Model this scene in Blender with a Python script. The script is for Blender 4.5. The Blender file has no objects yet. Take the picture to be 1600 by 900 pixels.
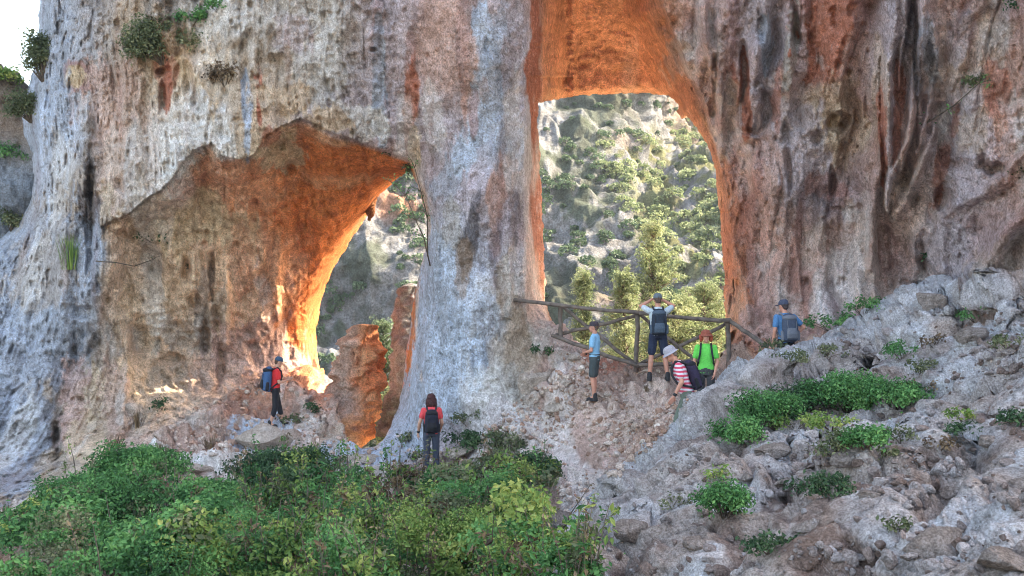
import bpy, bmesh, math, random
import numpy as np
from mathutils import Vector, Matrix
C = bpy.context.scene.collection
R = math.radians
# ---------------------------------------------------------------- camera, sky, sun, exposure
F = 1800.0                                   # focal length in photo pixels (1600 wide)
cam = bpy.data.cameras.new('camera'); cam.sensor_width = 36; cam.lens = 36*F/1600
cam.clip_start = 0.05; cam.clip_end = 3000
co = bpy.data.objects.new('camera', cam); C.objects.link(co)
co.location = (0, 0, 0); co.rotation_euler = (R(90), 0, 0)
S = bpy.context.scene; S.camera = co
SUN_DIR = Vector((0.74, 0.24, 0.63)).normalized()      # towards the sun
el = math.asin(SUN_DIR.z); az = math.atan2(SUN_DIR.x, SUN_DIR.y)
w = bpy.data.worlds.new('World'); S.world = w; w.use_nodes = True
nt = w.node_tree; bg = nt.nodes['Background']
sky = nt.nodes.new('ShaderNodeTexSky'); sky.sky_type = 'NISHITA'; sky.sun_disc = False
sky.sun_elevation = el; sky.sun_rotation = az; sky.air_density = 1.0; sky.dust_density = 3.0; sky.ozone_density = 1.0
nt.links.new(sky.outputs[0], bg.inputs[0]); bg.inputs[1].default_value = 0.15
sl = bpy.data.lights.new('sun', 'SUN'); sl.energy = 2.9; sl.angle = R(0.5); sl.color = (1.0, 0.93, 0.82)
so = bpy.data.objects.new('sun', sl); C.objects.link(so)
so.rotation_euler = SUN_DIR.to_track_quat('Z', 'Y').to_euler()
S.view_settings.view_transform = 'Standard'; S.view_settings.look = 'None'; S.view_settings.gamma = 1
S.view_settings.exposure = 2.75
S.view_settings.use_white_balance = True; S.view_settings.white_balance_temperature = 8000; S.view_settings.white_balance_tint = 8
S.cycles.max_bounces = 8; S.cycles.diffuse_bounces = 5; S.cycles.use_denoising = True
S.cycles.sample_clamp_indirect = 6; S.cycles.filter_width = 1.0; S.render.filter_size = 1.0

# ---------------------------------------------------------------- numpy helpers
rng = np.random.default_rng(7)
TAB = rng.random((6, 64, 64, 64), dtype=np.float32)
def vn(x, y, z, s=0):
    """value noise, -1..1"""
    t = TAB[s % 6]; o = 13.7*s
    x = np.asarray(x, np.float32)+o; y = np.asarray(y, np.float32)+o*0.7; z = np.asarray(z, np.float32)+o*1.3
    x, y, z = np.broadcast_arrays(x, y, z)
    xi = np.floor(x); yi = np.floor(y); zi = np.floor(z)
    fx = x-xi; fy = y-yi; fz = z-zi
    fx = fx*fx*(3-2*fx); fy = fy*fy*(3-2*fy); fz = fz*fz*(3-2*fz)
    a = xi.astype(np.int32) & 63; b = yi.astype(np.int32) & 63; c = zi.astype(np.int32) & 63
    a1 = (a+1) & 63; b1 = (b+1) & 63; c1 = (c+1) & 63
    def L(p, q, f): return p+(q-p)*f
    r = L(L(L(t[a, b, c], t[a1, b, c], fx), L(t[a, b1, c], t[a1, b1, c], fx), fy),
          L(L(t[a, b, c1], t[a1, b, c1], fx), L(t[a, b1, c1], t[a1, b1, c1], fx), fy), fz)
    return r*2-1
def fbm(x, y, z, s=0, o=4, g=0.5):
    r = 0; a = 1; n = 0
    for i in range(o):
        r = r+a*vn(x*2**i, y*2**i, z*2**i, s+i); n += a; a *= g
    return r/n
def ridge(x, y, z, s=0, o=3):
    r = 0; a = 1; n = 0
    for i in range(o):
        r = r+a*(1-np.abs(vn(x*2**i, y*2**i, z*2**i, s+i))*2); n += a; a *= .5
    return r/n
def cells(x, y, z, s=0):
    """distance to the nearest of scattered points, second minus first distance, and a random value of its cell"""
    x = np.asarray(x, np.float32)+31*s; y = np.asarray(y, np.float32)+17*s; z = np.asarray(z, np.float32)
    xi = np.floor(x).astype(np.int32); yi = np.floor(y).astype(np.int32); zi = np.floor(z).astype(np.int32)
    f1 = np.full(x.shape, 9, np.float32); f2 = f1.copy(); r = np.zeros(x.shape, np.float32)
    for i in (-1, 0, 1):
        for j in (-1, 0, 1):
            for k in (-1, 0, 1):
                a = (xi+i) & 63; b = (yi+j) & 63; c = (zi+k) & 63
                d = (xi+i+TAB[0][a, b, c]-x)**2+(yi+j+TAB[1][a, b, c]-y)**2+(zi+k+TAB[2][a, b, c]-z)**2
                m = d < f1; f2 = np.where(m, f1, np.minimum(f2, d)); r = np.where(m, TAB[3][a, b, c], r); f1 = np.where(m, d, f1)
    f1 = np.sqrt(f1); return f1, np.sqrt(f2)-f1, r
def grid_normals(V):
    dx = np.gradient(V, axis=1); dy = np.gradient(V, axis=0); n = np.cross(dy, dx); n /= np.linalg.norm(n, axis=-1, keepdims=True)+1e-9
    return np.where((n*V).sum(-1, keepdims=True) > 0, -n, n)
def rubble(X, Y, Z, s=0, big=1.0):
    """height of broken rock: blocks of three sizes, 0..1-ish"""
    wx = X+.25*fbm(X*1.2, Y*1.2, Z*1.2, 1, 3); wy = Y+.25*fbm(X*1.2, Y*1.2, Z*1.2, 2, 3); wz = Z+.2*fbm(X*1.5, Y, Z*1.5, 3, 2)
    h = 0
    for sc, am in ((.75, .50*big), (1.9, .30), (4.6, .14)):
        f, e, r = cells(wx*sc, wy*sc, wz*sc*1.2, s); on = ss(.15, .6, r+.35*fbm(X*.6, Y*.6, Z*.6, 4, 2))
        h = h+am*on*(.35+.65*r)*np.sqrt(np.clip(e*2.2, 0, 1))*(1-.35*f)
    return h+.05*fbm(X*9, Y*9, Z*9, 2, 3)
def slabs(X, Y, Z, s=0):
    """bedrock broken into long slabs with open joints and crumbly bands"""
    wx = X+.45*fbm(X*.7, Y*.7, Z*.7, 1, 4); wy = Y+.4*fbm(X*.7, Y*.7, Z*.7, 2, 3); wz = Z+.35*fbm(X*.8, Y, Z*.8, 3, 4); h = 0
    for sx, sy, sz, am, k in ((.38, .5, 1.1, .62, 5.), (.95, 1.1, 2.2, .34, 4.)):
        f, e, r = cells(wx*sx, wy*sy, wz*sz, s); h = h+am*(.25+.75*r)*np.clip(e*k, 0, 1)**.6*(1-.25*f)
    cr = ss(.0, .35, fbm(X*.8+4, Y*.8, Z*1.1, 5, 3))
    f, e, r = cells(wx*3.2, wy*3.2, wz*4, s); h = h+.13*cr*r*np.sqrt(np.clip(e*2.2, 0, 1))
    f, e, r = cells(wx*8, wy*8, wz*9, s); h = h+.045*(.4+cr)*r*np.sqrt(np.clip(e*2.2, 0, 1))
    return h+.05*fbm(X*6, Y*6, Z*6, 2, 4)+.07*ridge(wx*1.2, wy*1.2, wz*3, 4, 3)
def ss(a, b, x):
    t = np.clip((x-a)/(b-a), 0, 1); return t*t*(3-2*t)
def sd_poly(px, py, poly):
    """signed distance, negative inside"""
    px = np.asarray(px, np.float32); py = np.asarray(py, np.float32)
    d = np.full(px.shape, 1e12, np.float32); ins = np.zeros(px.shape, bool)
    n = len(poly)
    for i in range(n):
        ax, ay = poly[i]; bx, by = poly[(i+1) % n]
        ex, ey = bx-ax, by-ay
        t = np.clip(((px-ax)*ex+(py-ay)*ey)/(ex*ex+ey*ey+1e-9), 0, 1)
        d = np.minimum(d, (px-ax-t*ex)**2+(py-ay-t*ey)**2)
        c = ((ay > py) != (by > py))
        if ay != by: ins ^= c & (px < (bx-ax)*(py-ay)/(by-ay)+ax)
    d = np.sqrt(d); return np.where(ins, -d, d)
def sd_line(px, py, pts):
    """distance to an open polyline, and the parameter 0..1 along it"""
    d = np.full(px.shape, 1e9, np.float32); u = np.zeros(px.shape, np.float32); n = len(pts)-1
    for i in range(n):
        ax, ay = pts[i][:2]; bx, by = pts[i+1][:2]; ex, ey = bx-ax, by-ay
        t = np.clip(((px-ax)*ex+(py-ay)*ey)/(ex*ex+ey*ey+1e-9), 0, 1)
        q = np.sqrt((px-ax-t*ex)**2+(py-ay-t*ey)**2); m = q < d
        d = np.where(m, q, d); u = np.where(m, (i+t)/n, u)
    return d, u
class TPS:
    def __init__(s, pts, sc=400.0, lam=1e-3):
        p = np.array(pts, float); s.sc = sc; s.x = p[:, :2]/sc; n = len(p)
        K = s.U(np.linalg.norm(s.x[:, None]-s.x[None], axis=2))+lam*np.eye(n)
        P = np.c_[np.ones(n), s.x]; A = np.block([[K, P], [P.T, np.zeros((3, 3))]])
        s.w = np.linalg.solve(A, np.r_[p[:, 2], 0, 0, 0])
    @staticmethod
    def U(r): return np.where(r > 0, r*r*np.log(np.maximum(r, 1e-9)), 0)
    def __call__(s, px, py):
        sh = np.shape(px); q = np.c_[np.ravel(px), np.ravel(py)].astype(float)/s.sc; out = np.empty(len(q))
        for i in range(0, len(q), 40000):
            c = q[i:i+40000]
            r = np.sqrt((c[:, None, 0]-s.x[None, :, 0])**2+(c[:, None, 1]-s.x[None, :, 1])**2)
            out[i:i+40000] = s.U(r)@s.w[:-3]+s.w[-3]+c@s.w[-2:]
        return out.reshape(sh)
def P3(px, py, d):
    px = np.asarray(px, float); py = np.asarray(py, float); d = np.asarray(d, float)
    return np.stack([(px-800)/F*d, d, (450-py)/F*d], -1)
def PV(px, py, d): return Vector(P3(px, py, d).tolist())
def lin(c):
    c = np.asarray(c, float)/255.0
    return np.where(c <= 0.04045, c/12.92, ((c+0.055)/1.055)**2.4)

# ---------------------------------------------------------------- object helpers
def tag(o, label=None, cat=None, group=None, kind=None):
    if label: o['label'] = label
    if cat: o['category'] = cat
    if group: o['group'] = group
    if kind: o['kind'] = kind
    return o
def link(name, me, mat=None, parent=None):
    o = bpy.data.objects.new(name, me); C.objects.link(o)
    if mat and me is not None: me.materials.append(mat)
    if parent: o.parent = parent
    return o
def empty(name, loc, rz=0):
    o = bpy.data.objects.new(name, None); C.objects.link(o); o.location = loc; o.rotation_euler = (0, 0, rz)
    o.empty_display_size = .2; return o
def np_mesh(name, V, Fc, col=None, smooth=True):
    """V (n,3); Fc (m,k) faces all of k corners"""
    me = bpy.data.meshes.new(name); V = np.asarray(V, np.float32); Fc = np.asarray(Fc, np.int32)
    me.vertices.add(len(V)); me.vertices.foreach_set('co', V.ravel())
    k = Fc.shape[1]; me.loops.add(Fc.size); me.loops.foreach_set('vertex_index', Fc.ravel())
    me.polygons.add(len(Fc)); me.polygons.foreach_set('loop_start', np.arange(0, Fc.size, k, dtype=np.int32))
    try: me.polygons.foreach_set('loop_total', np.full(len(Fc), k, np.int32))
    except Exception: pass
    me.polygons.foreach_set('use_smooth', np.full(len(Fc), smooth, bool))
    if col is not None:
        a = me.color_attributes.new('Col', 'FLOAT_COLOR', 'POINT')
        c = np.ones((len(V), 4), np.float32); c[:, :3] = col; a.data.foreach_set('color', c.ravel())
    me.update(); me.validate(); return me
def nodemat(name):
    m = bpy.data.materials.new(name); m.use_nodes = True; t = m.node_tree
    return m, t, t.nodes['Principled BSDF']
def N(t, typ, **kw):
    n = t.nodes.new(typ)
    for k, v in kw.items():
        if k in n.inputs.keys(): n.inputs[k].default_value = v
        else: setattr(n, k, v)
    return n
def rock_mat(name, scale=1.0, bump=0.35, streak=0.5, tint=(1, 1, 1)):
    m, t, b = nodemat(name); Lk = t.links.new
    at = N(t, 'ShaderNodeAttribute', attribute_name='Col')
    tc = N(t, 'ShaderNodeTexCoord')
    n1 = N(t, 'ShaderNodeTexNoise', Scale=5.0*scale, Detail=9.0, Roughness=0.72); Lk(tc.outputs['Object'], n1.inputs['Vector'])
    n2 = N(t, 'ShaderNodeTexNoise', Scale=26.0*scale, Detail=6.0, Roughness=0.7); Lk(tc.outputs['Object'], n2.inputs['Vector'])
    mp = N(t, 'ShaderNodeMapping'); mp.inputs['Scale'].default_value = (7*scale, 7*scale, 0.8*scale)
    Lk(tc.outputs['Object'], mp.inputs[0])
    n3 = N(t, 'ShaderNodeTexNoise', Scale=1.0, Detail=6.0, Roughness=0.6, Distortion=0.4); Lk(mp.outputs[0], n3.inputs['Vector'])
    vo = N(t, 'ShaderNodeTexVoronoi', Scale=9.0*scale, Randomness=1.0); Lk(tc.outputs['Object'], vo.inputs['Vector'])
    def ramp(src, p0, c0, p1, c1):
        r = N(t, 'ShaderNodeValToRGB'); e = r.color_ramp.elements
        e[0].position = p0; e[0].color = (*[c0]*3, 1) if not isinstance(c0, tuple) else (*c0, 1)
        e[1].position = p1; e[1].color = (*[c1]*3, 1) if not isinstance(c1, tuple) else (*c1, 1)
        Lk(src, r.inputs[0]); return r.outputs[0]
    def mix(a, b_, f=1.0, mode='MULTIPLY'):
        x = N(t, 'ShaderNodeMix', data_type='RGBA', blend_type=mode); x.inputs[0].default_value = f
        Lk(a, x.inputs[6])
        if isinstance(b_, tuple): x.inputs[7].default_value = (*b_, 1)
        else: Lk(b_, x.inputs[7])
        return x.outputs[2]
    nb = N(t, 'ShaderNodeTexNoise', Scale=0.9*scale, Detail=3.0); Lk(tc.outputs['Object'], nb.inputs['Vector'])
    c = mix(at.outputs['Color'], ramp(nb.outputs[0], .35, (.84, .82, .80), .65, (1.12, 1.12, 1.12)))
    c = mix(c, ramp(n1.outputs[0], .32, (.66, .62, .59), .62, (1.18, 1.18, 1.19)))
    c = mix(c, ramp(n2.outputs[0], .40, (.58, .55, .52), .60, (1.28, 1.28, 1.28)), 0.85)
    c = mix(c, ramp(n3.outputs[0], .36, (.70, .66, .63), .60, (1.10, 1.10, 1.10)), streak)
    c = mix(c, ramp(vo.outputs['Distance'], .0, (.5, .45, .42), .12, (1, 1, 1)), 0.15)
    mp2 = N(t, 'ShaderNodeMapping'); mp2.inputs['Scale'].default_value = (15*scale, 15*scale, 1.9*scale); Lk(tc.outputs['Object'], mp2.inputs[0])
    n4 = N(t, 'ShaderNodeTexNoise', Scale=1.0, Detail=5.0, Roughness=0.55, Distortion=0.8); Lk(mp2.outputs[0], n4.inputs['Vector'])
    c = mix(c, ramp(n4.outputs[0], .33, (.52, .46, .43), .41, (1.04, 1.04, 1.04)), min(1, streak*1.3))
    if tint != (1, 1, 1): c = mix(c, tint)
    Lk(c, b.inputs['Base Color']); b.inputs['Roughness'].default_value = 0.93
    b.inputs['Specular IOR Level'].default_value = 0.15
    ad = N(t, 'ShaderNodeMath', operation='ADD'); Lk(n1.outputs[0], ad.inputs[0])
    mu = N(t, 'ShaderNodeMath', operation='MULTIPLY'); mu.inputs[1].default_value = 0.35; Lk(n2.outputs[0], mu.inputs[0]); Lk(mu.outputs[0], ad.inputs[1])
    mu2 = N(t, 'ShaderNodeMath', operation='MULTIPLY_ADD'); mu2.inputs[1].default_value = 0.5*streak; Lk(n3.outputs[0], mu2.inputs[0]); Lk(ad.outputs[0], mu2.inputs[2])
    bp = N(t, 'ShaderNodeBump', Strength=bump, Distance=0.25/scale); Lk(mu2.outputs[0], bp.inputs['Height'])
    Lk(bp.outputs[0], b.inputs['Normal']); return m
def leaf_mat(name, dark, mid, light, sc=0.8, trans=0.25):
    m, t, b = nodemat(name); Lk = t.links.new
    g = N(t, 'ShaderNodeNewGeometry'); tc = N(t, 'ShaderNodeTexCoord')
    n = N(t, 'ShaderNodeTexNoise', Scale=sc, Detail=3.0); Lk(tc.outputs['Object'], n.inputs['Vector'])
    r = N(t, 'ShaderNodeMath', operation='MULTIPLY_ADD'); r.inputs[1].default_value = 0.45; Lk(g.outputs['Random Per Island'], r.inputs[0])
    s2 = N(t, 'ShaderNodeMath', operation='MULTIPLY_ADD'); s2.inputs[1].default_value = 1.5; s2.inputs[2].default_value = -0.47
    Lk(n.outputs[0], s2.inputs[0]); Lk(s2.outputs[0], r.inputs[2])
    cr = N(t, 'ShaderNodeValToRGB'); e = cr.color_ramp.elements
    e[0].position = .1; e[0].color = (*dark, 1); e[1].position = .85; e[1].color = (*light, 1)
    k = e.new(.5); k.color = (*mid, 1)
    Lk(r.outputs[0], cr.inputs[0]); Lk(cr.outputs[0], b.inputs['Base Color']); b.inputs['Roughness'].default_value = 0.6
    b.inputs['Specular IOR Level'].default_value = 0.25
    tr = N(t, 'ShaderNodeBsdfTranslucent'); Lk(cr.outputs[0], tr.inputs[0])
    mx = N(t, 'ShaderNodeMixShader'); mx.inputs[0].default_value = trans
    Lk(b.outputs[0], mx.inputs[1]); Lk(tr.outputs[0], mx.inputs[2]); Lk(mx.outputs[0], t.nodes['Material Output'].inputs[0])
    return m
def flat_mat(name, col, rough=0.85, noise=0.25, sc=30, bump=0.1):
    m, t, b = nodemat(name); Lk = t.links.new
    tc = N(t, 'ShaderNodeTexCoord'); n = N(t, 'ShaderNodeTexNoise', Scale=float(sc), Detail=4.0); Lk(tc.outputs['Object'], n.inputs['Vector'])
    r = N(t, 'ShaderNodeValToRGB'); e = r.color_ramp.elements; c = np.array(col)
    e[0].position = .3; e[0].color = (*(c*(1-noise)), 1); e[1].position = .7; e[1].color = (*np.minimum(c*(1+noise), 1), 1)
    Lk(n.outputs[0], r.inputs[0]); Lk(r.outputs[0], b.inputs['Base Color']); b.inputs['Roughness'].default_value = rough
    if bump:
        bp = N(t, 'ShaderNodeBump', Strength=bump*3, Distance=0.01); Lk(n.outputs[0], bp.inputs['Height']); Lk(bp.outputs[0], b.inputs['Normal'])
    return m

def spaced(a, b, step): return list(np.arange(a, b+step*.5, step))
def grow(a, b, s0, k=1.25):
    o = []; x = a; s = s0; sg = 1 if b > a else -1
    while (b-x)*sg > 0: x += s*sg; s *= k; o.append(x)
    return o
def relief(name, px, py, dfun, cfun, hole, mat, split=None, post=None, deep=None, skirt=(0.1, .3, .7, 1.3, 2.2, 3.2), skirt_px=0.0, edge=3.0):
    """a surface sampled on a grid of directions; hole(px,py)<0 is cut away and its rim rounded back into the rock"""
    PX, PY = np.meshgrid(px, py); PX = PX.astype(np.float64); PY = PY.astype(np.float64)
    h = hole(PX, PY); D0 = None
    keepv = h > 0
    q = keepv[:-1, :-1] & keepv[1:, :-1] & keepv[1:, 1:] & keepv[:-1, 1:]
    rim = keepv.copy(); nb = np.zeros_like(keepv)
    cnt = np.zeros(keepv.shape, int)
    for a, b in ((0, 0), (1, 0), (0, 1), (1, 1)):
        cnt[a:cnt.shape[0]-1+a, b:cnt.shape[1]-1+b] += q
    border = (cnt > 0) & (cnt < 4)
    border[0, :] = border[-1, :] = False; border[:, 0] = border[:, -1] = False
    e = 0.5; gx = (hole(PX[border]+e, PY[border])-hole(PX[border]-e, PY[border])); gy = (hole(PX[border], PY[border]+e)-hole(PX[border], PY[border]-e))
    gl = np.sqrt(gx*gx+gy*gy)+1e-6; gx /= gl; gy /= gl; hb = np.clip(h[border], 0, edge*2)
    PX[border] -= gx*hb; PY[border] -= gy*hb
    D = dfun(PX, PY)
    V = P3(PX, PY, D)
    if post is not None: V = post(PX, PY, V)
    V = V.reshape(-1, 3); col = cfun(PX, PY, V.reshape(PX.shape+(3,))).reshape(-1, 3)
    nx = len(px); idx = np.arange(PX.size).reshape(PX.shape)
    Q = np.stack([idx[:-1, :-1], idx[1:, :-1], idx[1:, 1:], idx[:-1, 1:]], -1)
    sp = split(PX, PY) if split is not None else None
    Qk = Q[q]
    # rim edges -> skirt
    E = np.concatenate([Qk[:, [0, 1]], Qk[:, [1, 2]], Qk[:, [2, 3]], Qk[:, [3, 0]]])
    key = np.sort(E, 1); kk = key[:, 0].astype(np.int64)*V.shape[0]+key[:, 1]
    _, inv, c = np.unique(kk, return_inverse=True, return_counts=True)
    B = E[c[inv] == 1]
    bf = border.ravel(); B = B[bf[B[:, 0]] & bf[B[:, 1]]]
    GX = np.zeros(PX.size); GY = np.zeros(PX.size); GX[bf] = gx; GY[bf] = gy
    faces = [Qk]; Vs = [V]; cs = [col]
    kf = np.ones(PX.size) if deep is None else deep(PX.ravel(), PY.ravel())
    if len(B) and skirt:
        vb = np.unique(B); mp = np.full(V.shape[0], -1); prev = mp.copy(); prev[vb] = vb; base = V.shape[0]
        for k, t in enumerate(skirt):
            out = (2.0+skirt_px)*(t/skirt[-1])**.6*8 if skirt_px == 0 else skirt_px*(t/skirt[-1])
            v0 = V[vb]; v = v0*((v0[:, 1:2]+t*kf[vb][:, None])/v0[:, 1:2]); v = v+np.stack([GX[vb], 0*GX[vb], -GY[vb]], -1)*out*v[:, 1:2]/F
            v += (0.12*min(t, 1))*np.stack([vn(v[:, 0]*2, v[:, 1]*2, v[:, 2]*2, s) for s in (1, 2, 3)], -1)*np.array([0, 1, 0])
            cur = np.full(V.shape[0], -1); cur[vb] = base+np.arange(len(vb)); base += len(vb)
            Vs.append(v); cs.append(col[vb])
            faces.append(np.stack([prev[B[:, 1]], prev[B[:, 0]], cur[B[:, 0]], cur[B[:, 1]]], -1)); prev = cur
    V = np.concatenate(Vs); col = np.concatenate(cs); A = np.concatenate(faces)
    def emit(nm, A, mat):
        u, inv = np.unique(A, return_inverse=True)
        return link(nm, np_mesh(nm, V[u], inv.reshape(A.shape), col[u]), mat)
    if sp is None: return emit(name, A, mat)
    f0 = np.concatenate([sp.ravel(), np.zeros(V.shape[0]-PX.size, bool)])
    g = np.zeros(len(A), bool); g[:len(Qk)] = f0[Qk[:, 0]]
    if len(B):   # skirt faces follow their rim vertex
        m = len(B); own = f0[B[:, 1]]
        for k in range(len(skirt)): g[len(Qk)+k*m:len(Qk)+(k+1)*m] = own
    return emit(name[0], A[~g], mat[0]), emit(name[1], A[g], mat[1])
# ================================================================ the rock wall with its two arches, and the ground before it
HOLE_L = [(640,262),(618,281),(596,302),(578,333),(552,368),(530,403),(512,440),(500,480),(495,520),(497,560),(500,580),(512,610),(530,660),(548,700),(575,701),(588,697),(606,675),(622,640),(630,590),(640,520),(648,460),(655,420),(668,380),(669,345),(656,300)]
HOLE_R = [(840,160),(870,155),(900,149),(960,147),(1010,144),(1045,150),(1060,165),(1065,186),(1073,181),(1090,200),(1104,225),(1116,260),(1120,300),(1125,340),(1130,400),(1132,450),(1133,500),(1138,548),(1120,570),(1060,574),(1000,573),(970,566),(930,548),(890,527),(862,503),(850,470),(853,440),(850,400),(848,350),(845,290),(842,240),(840,200)]
SKY = [(-4000,-9000),(-4000,395),(-300,385),(-60,378),(0,372),(28,352),(46,318),(52,280),(50,240),(36,205),(34,175),(44,140),(56,90),(60,40),(62,0),(40,-300),(-100,-1200),(-300,-9000)]
def hole_main(x, y):
    wx = x+2.2*vn(x*.06, y*.06, 0, 1)+1.4*vn(x*.2, y*.2, 0, 2); wy = y+2.2*vn(x*.06, y*.06, 5, 3)+1.4*vn(x*.2, y*.2, 5, 4)
    return np.minimum(np.minimum(sd_poly(wx, wy, HOLE_L), sd_poly(wx, wy, HOLE_R)), sd_poly(wx, wy, SKY))
PTS = [ # px, py, distance of the front surface
 (-200,-100,33),(60,-100,30),(200,-100,28),(400,-100,26),(640,-100,25),(760,-100,24.6),(860,-100,25),(960,-100,25),(1100,-100,24.5),(1300,-100,22.3),(1500,-100,20),(1720,-100,17.5),
 (-200,100,33),(50,100,30.5),(120,100,28.6),(200,100,27.6),(400,100,26),(560,100,25.6),(640,100,25.6),(760,100,24.8),(835,100,26),(1100,100,25.6),(1250,100,23.8),(1400,100,22.2),(1600,100,19.4),(1720,100,18),
 (-200,300,33),(40,300,31),(110,300,29),(200,300,28),(300,260,27.2),(480,200,26.2),(600,230,26.4),(640,250,26.6),(680,300,26),(750,300,25),(842,300,26.4),(1140,300,26.6),(1200,300,25.4),(1300,300,24.2),(1400,300,23),(1500,300,21.4),(1600,300,19.8),(1720,300,18.4),
 (-200,500,31),(0,500,30),(100,500,28.8),(160,420,28.2),(200,500,28.2),(300,500,28.4),(400,500,28.8),(480,500,29.6),(655,480,26.6),(740,480,25),(840,440,26),(1142,450,26.4),(1200,450,25.4),(1300,450,24.4),(1400,450,23.6),(1500,430,22),(1600,420,20.2),(1720,420,18.6),
 (-200,640,27),(0,640,28),(100,640,27.6),(200,640,28),(300,620,29),(400,600,30),(490,585,30),(500,620,29.2),(540,690,27.6),
 (632,600,26.6),(600,690,26.4),(700,620,25.2),(760,600,25),(820,560,25.4),(860,505,26),(900,530,26),(960,562,25.6),(1000,572,25.4),(1060,574,25.2),(1130,568,24.8),(1180,545,24.6),(1250,550,23.6),(1350,560,22),(1500,560,20),(1700,560,18),
 (-200,740,23),(0,770,24),(100,740,25.2),(200,700,26.2),(330,700,26.6),(433,672,28),(480,690,27.2),(560,712,26.4),(675,742,24.6),(760,700,24),(850,640,24.4),(927,628,23.6),(1028,598,24),(1100,650,22),(1228,604,22.6),(1070,706,18.6),(1000,680,21.8),(900,760,21.4),(1200,700,19),(1400,650,18),(1700,650,17),
 (-200,900,15),(0,900,15.6),(300,900,15.8),(300,800,20),(600,800,20.6),(600,900,16),(850,820,19.6),(900,900,16),(1200,900,14),(1700,900,12),(1400,780,15.6),
 (-200,960,13),(400,960,14),(800,960,14),(1200,960,12.5),(1700,960,11)]
T1 = TPS(PTS, lam=2e-4)
LIP_L = [(158,352),(205,330),(228,312),(262,286),(283,262),(300,236),(330,222),(345,242),(372,250),(398,243),(410,214),(440,196),(470,186),(500,196),(520,210),(560,220),(600,236),(642,252),(676,300),(690,420),(660,720),(560,760),(520,700),(470,612),(400,600),(330,640),(270,660),(200,640),(150,560),(150,470),(165,400)]
LIP_R = [(838,-300),(838,180),(846,300),(852,440),(856,500),(1000,640),(1142,560),(1160,520),(1150,400),(1138,300),(1126,230),(1104,170),(1078,110),(1058,60),(1040,10),(1030,-60),(1000,-300)]
GROUNDLINE = [(-4000,760),(-100,800),(0,790),(60,775),(130,750),(220,705),(270,668),(330,640),(400,592),(460,572),(500,580),(540,690),(600,712),(660,705),(720,700),(780,660),(820,600),(856,520),(862,500),(1130,568),(1160,552),(1250,535),(1350,520),(1500,500),(1700,480),(5000,480),(5000,6000),(-4000,6000)]
RIBS = [ # flowstone curtains and stalactites: points with half width (px) and relief (m)
 ([(1405,-60),(1396,60),(1384,150),(1380,230),(1368,300),(1362,360),(1358,420)],13,.42),([(1442,-60),(1438,60),(1428,140),(1420,200),(1406,265)],9,.40),([(1418,-40),(1412,60),(1404,140)],6,.3),
 ([(1440,-60),(1446,40),(1440,120),(1425,200),(1396,262),(1385,320)],10,.35),([(1200,-30),(1192,60),(1178,130),(1172,180),(1168,210)],17,.5),([(1228,0),(1232,60),(1238,130)],13,.3),
 ([(1188,165),(1182,200),(1176,215)],9,.25),([(1392,120),(1388,240),(1386,330)],7,.3),([(1455,0),(1462,90),(1452,170),(1430,240)],10,.35),
 ([(1148,380),(1160,430),(1172,500)],12,.28),([(1238,300),(1245,380),(1252,470)],9,.2),([(1115,40),(1122,110),(1130,180),(1128,240)],14,.35),([(1095,10),(1104,70),(1118,120)],10,.3),
 ([(1360,330),(1362,380),(1368,460)],10,.25),([(1400,330),(1420,300),(1442,250),(1460,200)],13,.35),([(1440,360),(1428,420),(1404,470)],16,.3),([(1530,430),(1570,370),(1610,330)],26,.6),
 ([(1500,320),(1540,300),(1600,240)],12,.2),([(130,170),(128,250),(140,340)],10,.3),([(325,390),(328,450),(330,500)],8,.3),([(300,400),(302,470)],7,.2),([(434,420),(432,500)],10,.25),
 ([(578,262),(580,300),(577,335)],9,.5),([(350,380),(356,470),(352,540)],9,.25),([(196,620),(192,660)],10,.2),([(235,-40),(262,60),(300,100),(330,170)],16,.45),([(180,490),(200,560),(190,640)],12,.25),
 ([(100,350),(96,450),(110,560)],16,.35),([(690,120),(700,200),(715,260)],20,.12),([(780,190),(770,260),(740,330)],14,.14),([(800,340),(790,420),(780,470)],14,.14)]
PITS = [((1415,268),10,22,.5),((1424,300),9,14,.4),((1472,308),13,20,.6),((1232,260),6,40,.45),((1478,200),14,60,.35),((1552,262),22,12,.5),((1440,395),9,30,.4),((1300,280),5,24,.35),
 ((140,330),8,90,.5),((330,430),5,46,.45),((258,30),14,20,.4),((290,420),8,18,.4),((240,410),16,20,.3),((128,490),20,12,.3),((86,680),6,20,.5),((320,530),7,26,.4),((345,570),7,30,.35),((215,520),12,26,.3),
 ((255,110),14,8,.4),((256,150),6,22,.25),((584,82),5,4,.3),((760,70),5,12,.15),((790,500),8,4,.2),((700,560),8,4,.15),((1045,40),16,14,.4),((1068,80),14,12,.3),((1118,125),5,30,.45),((1165,120),8,50,.55),((1228,210),6,20,.4),
 ((250,690),4,14,.3),((270,560),16,10,.25),((1190,45),7,22,.5),((1245,40),6,30,.4),((1170,205),12,8,.3),((1378,200),4,90,.4),((1432,130),4,90,.45)]
def front(px, py):
    return T1(np.clip(px, -200, 1720), np.clip(py, -100, 960))
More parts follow.
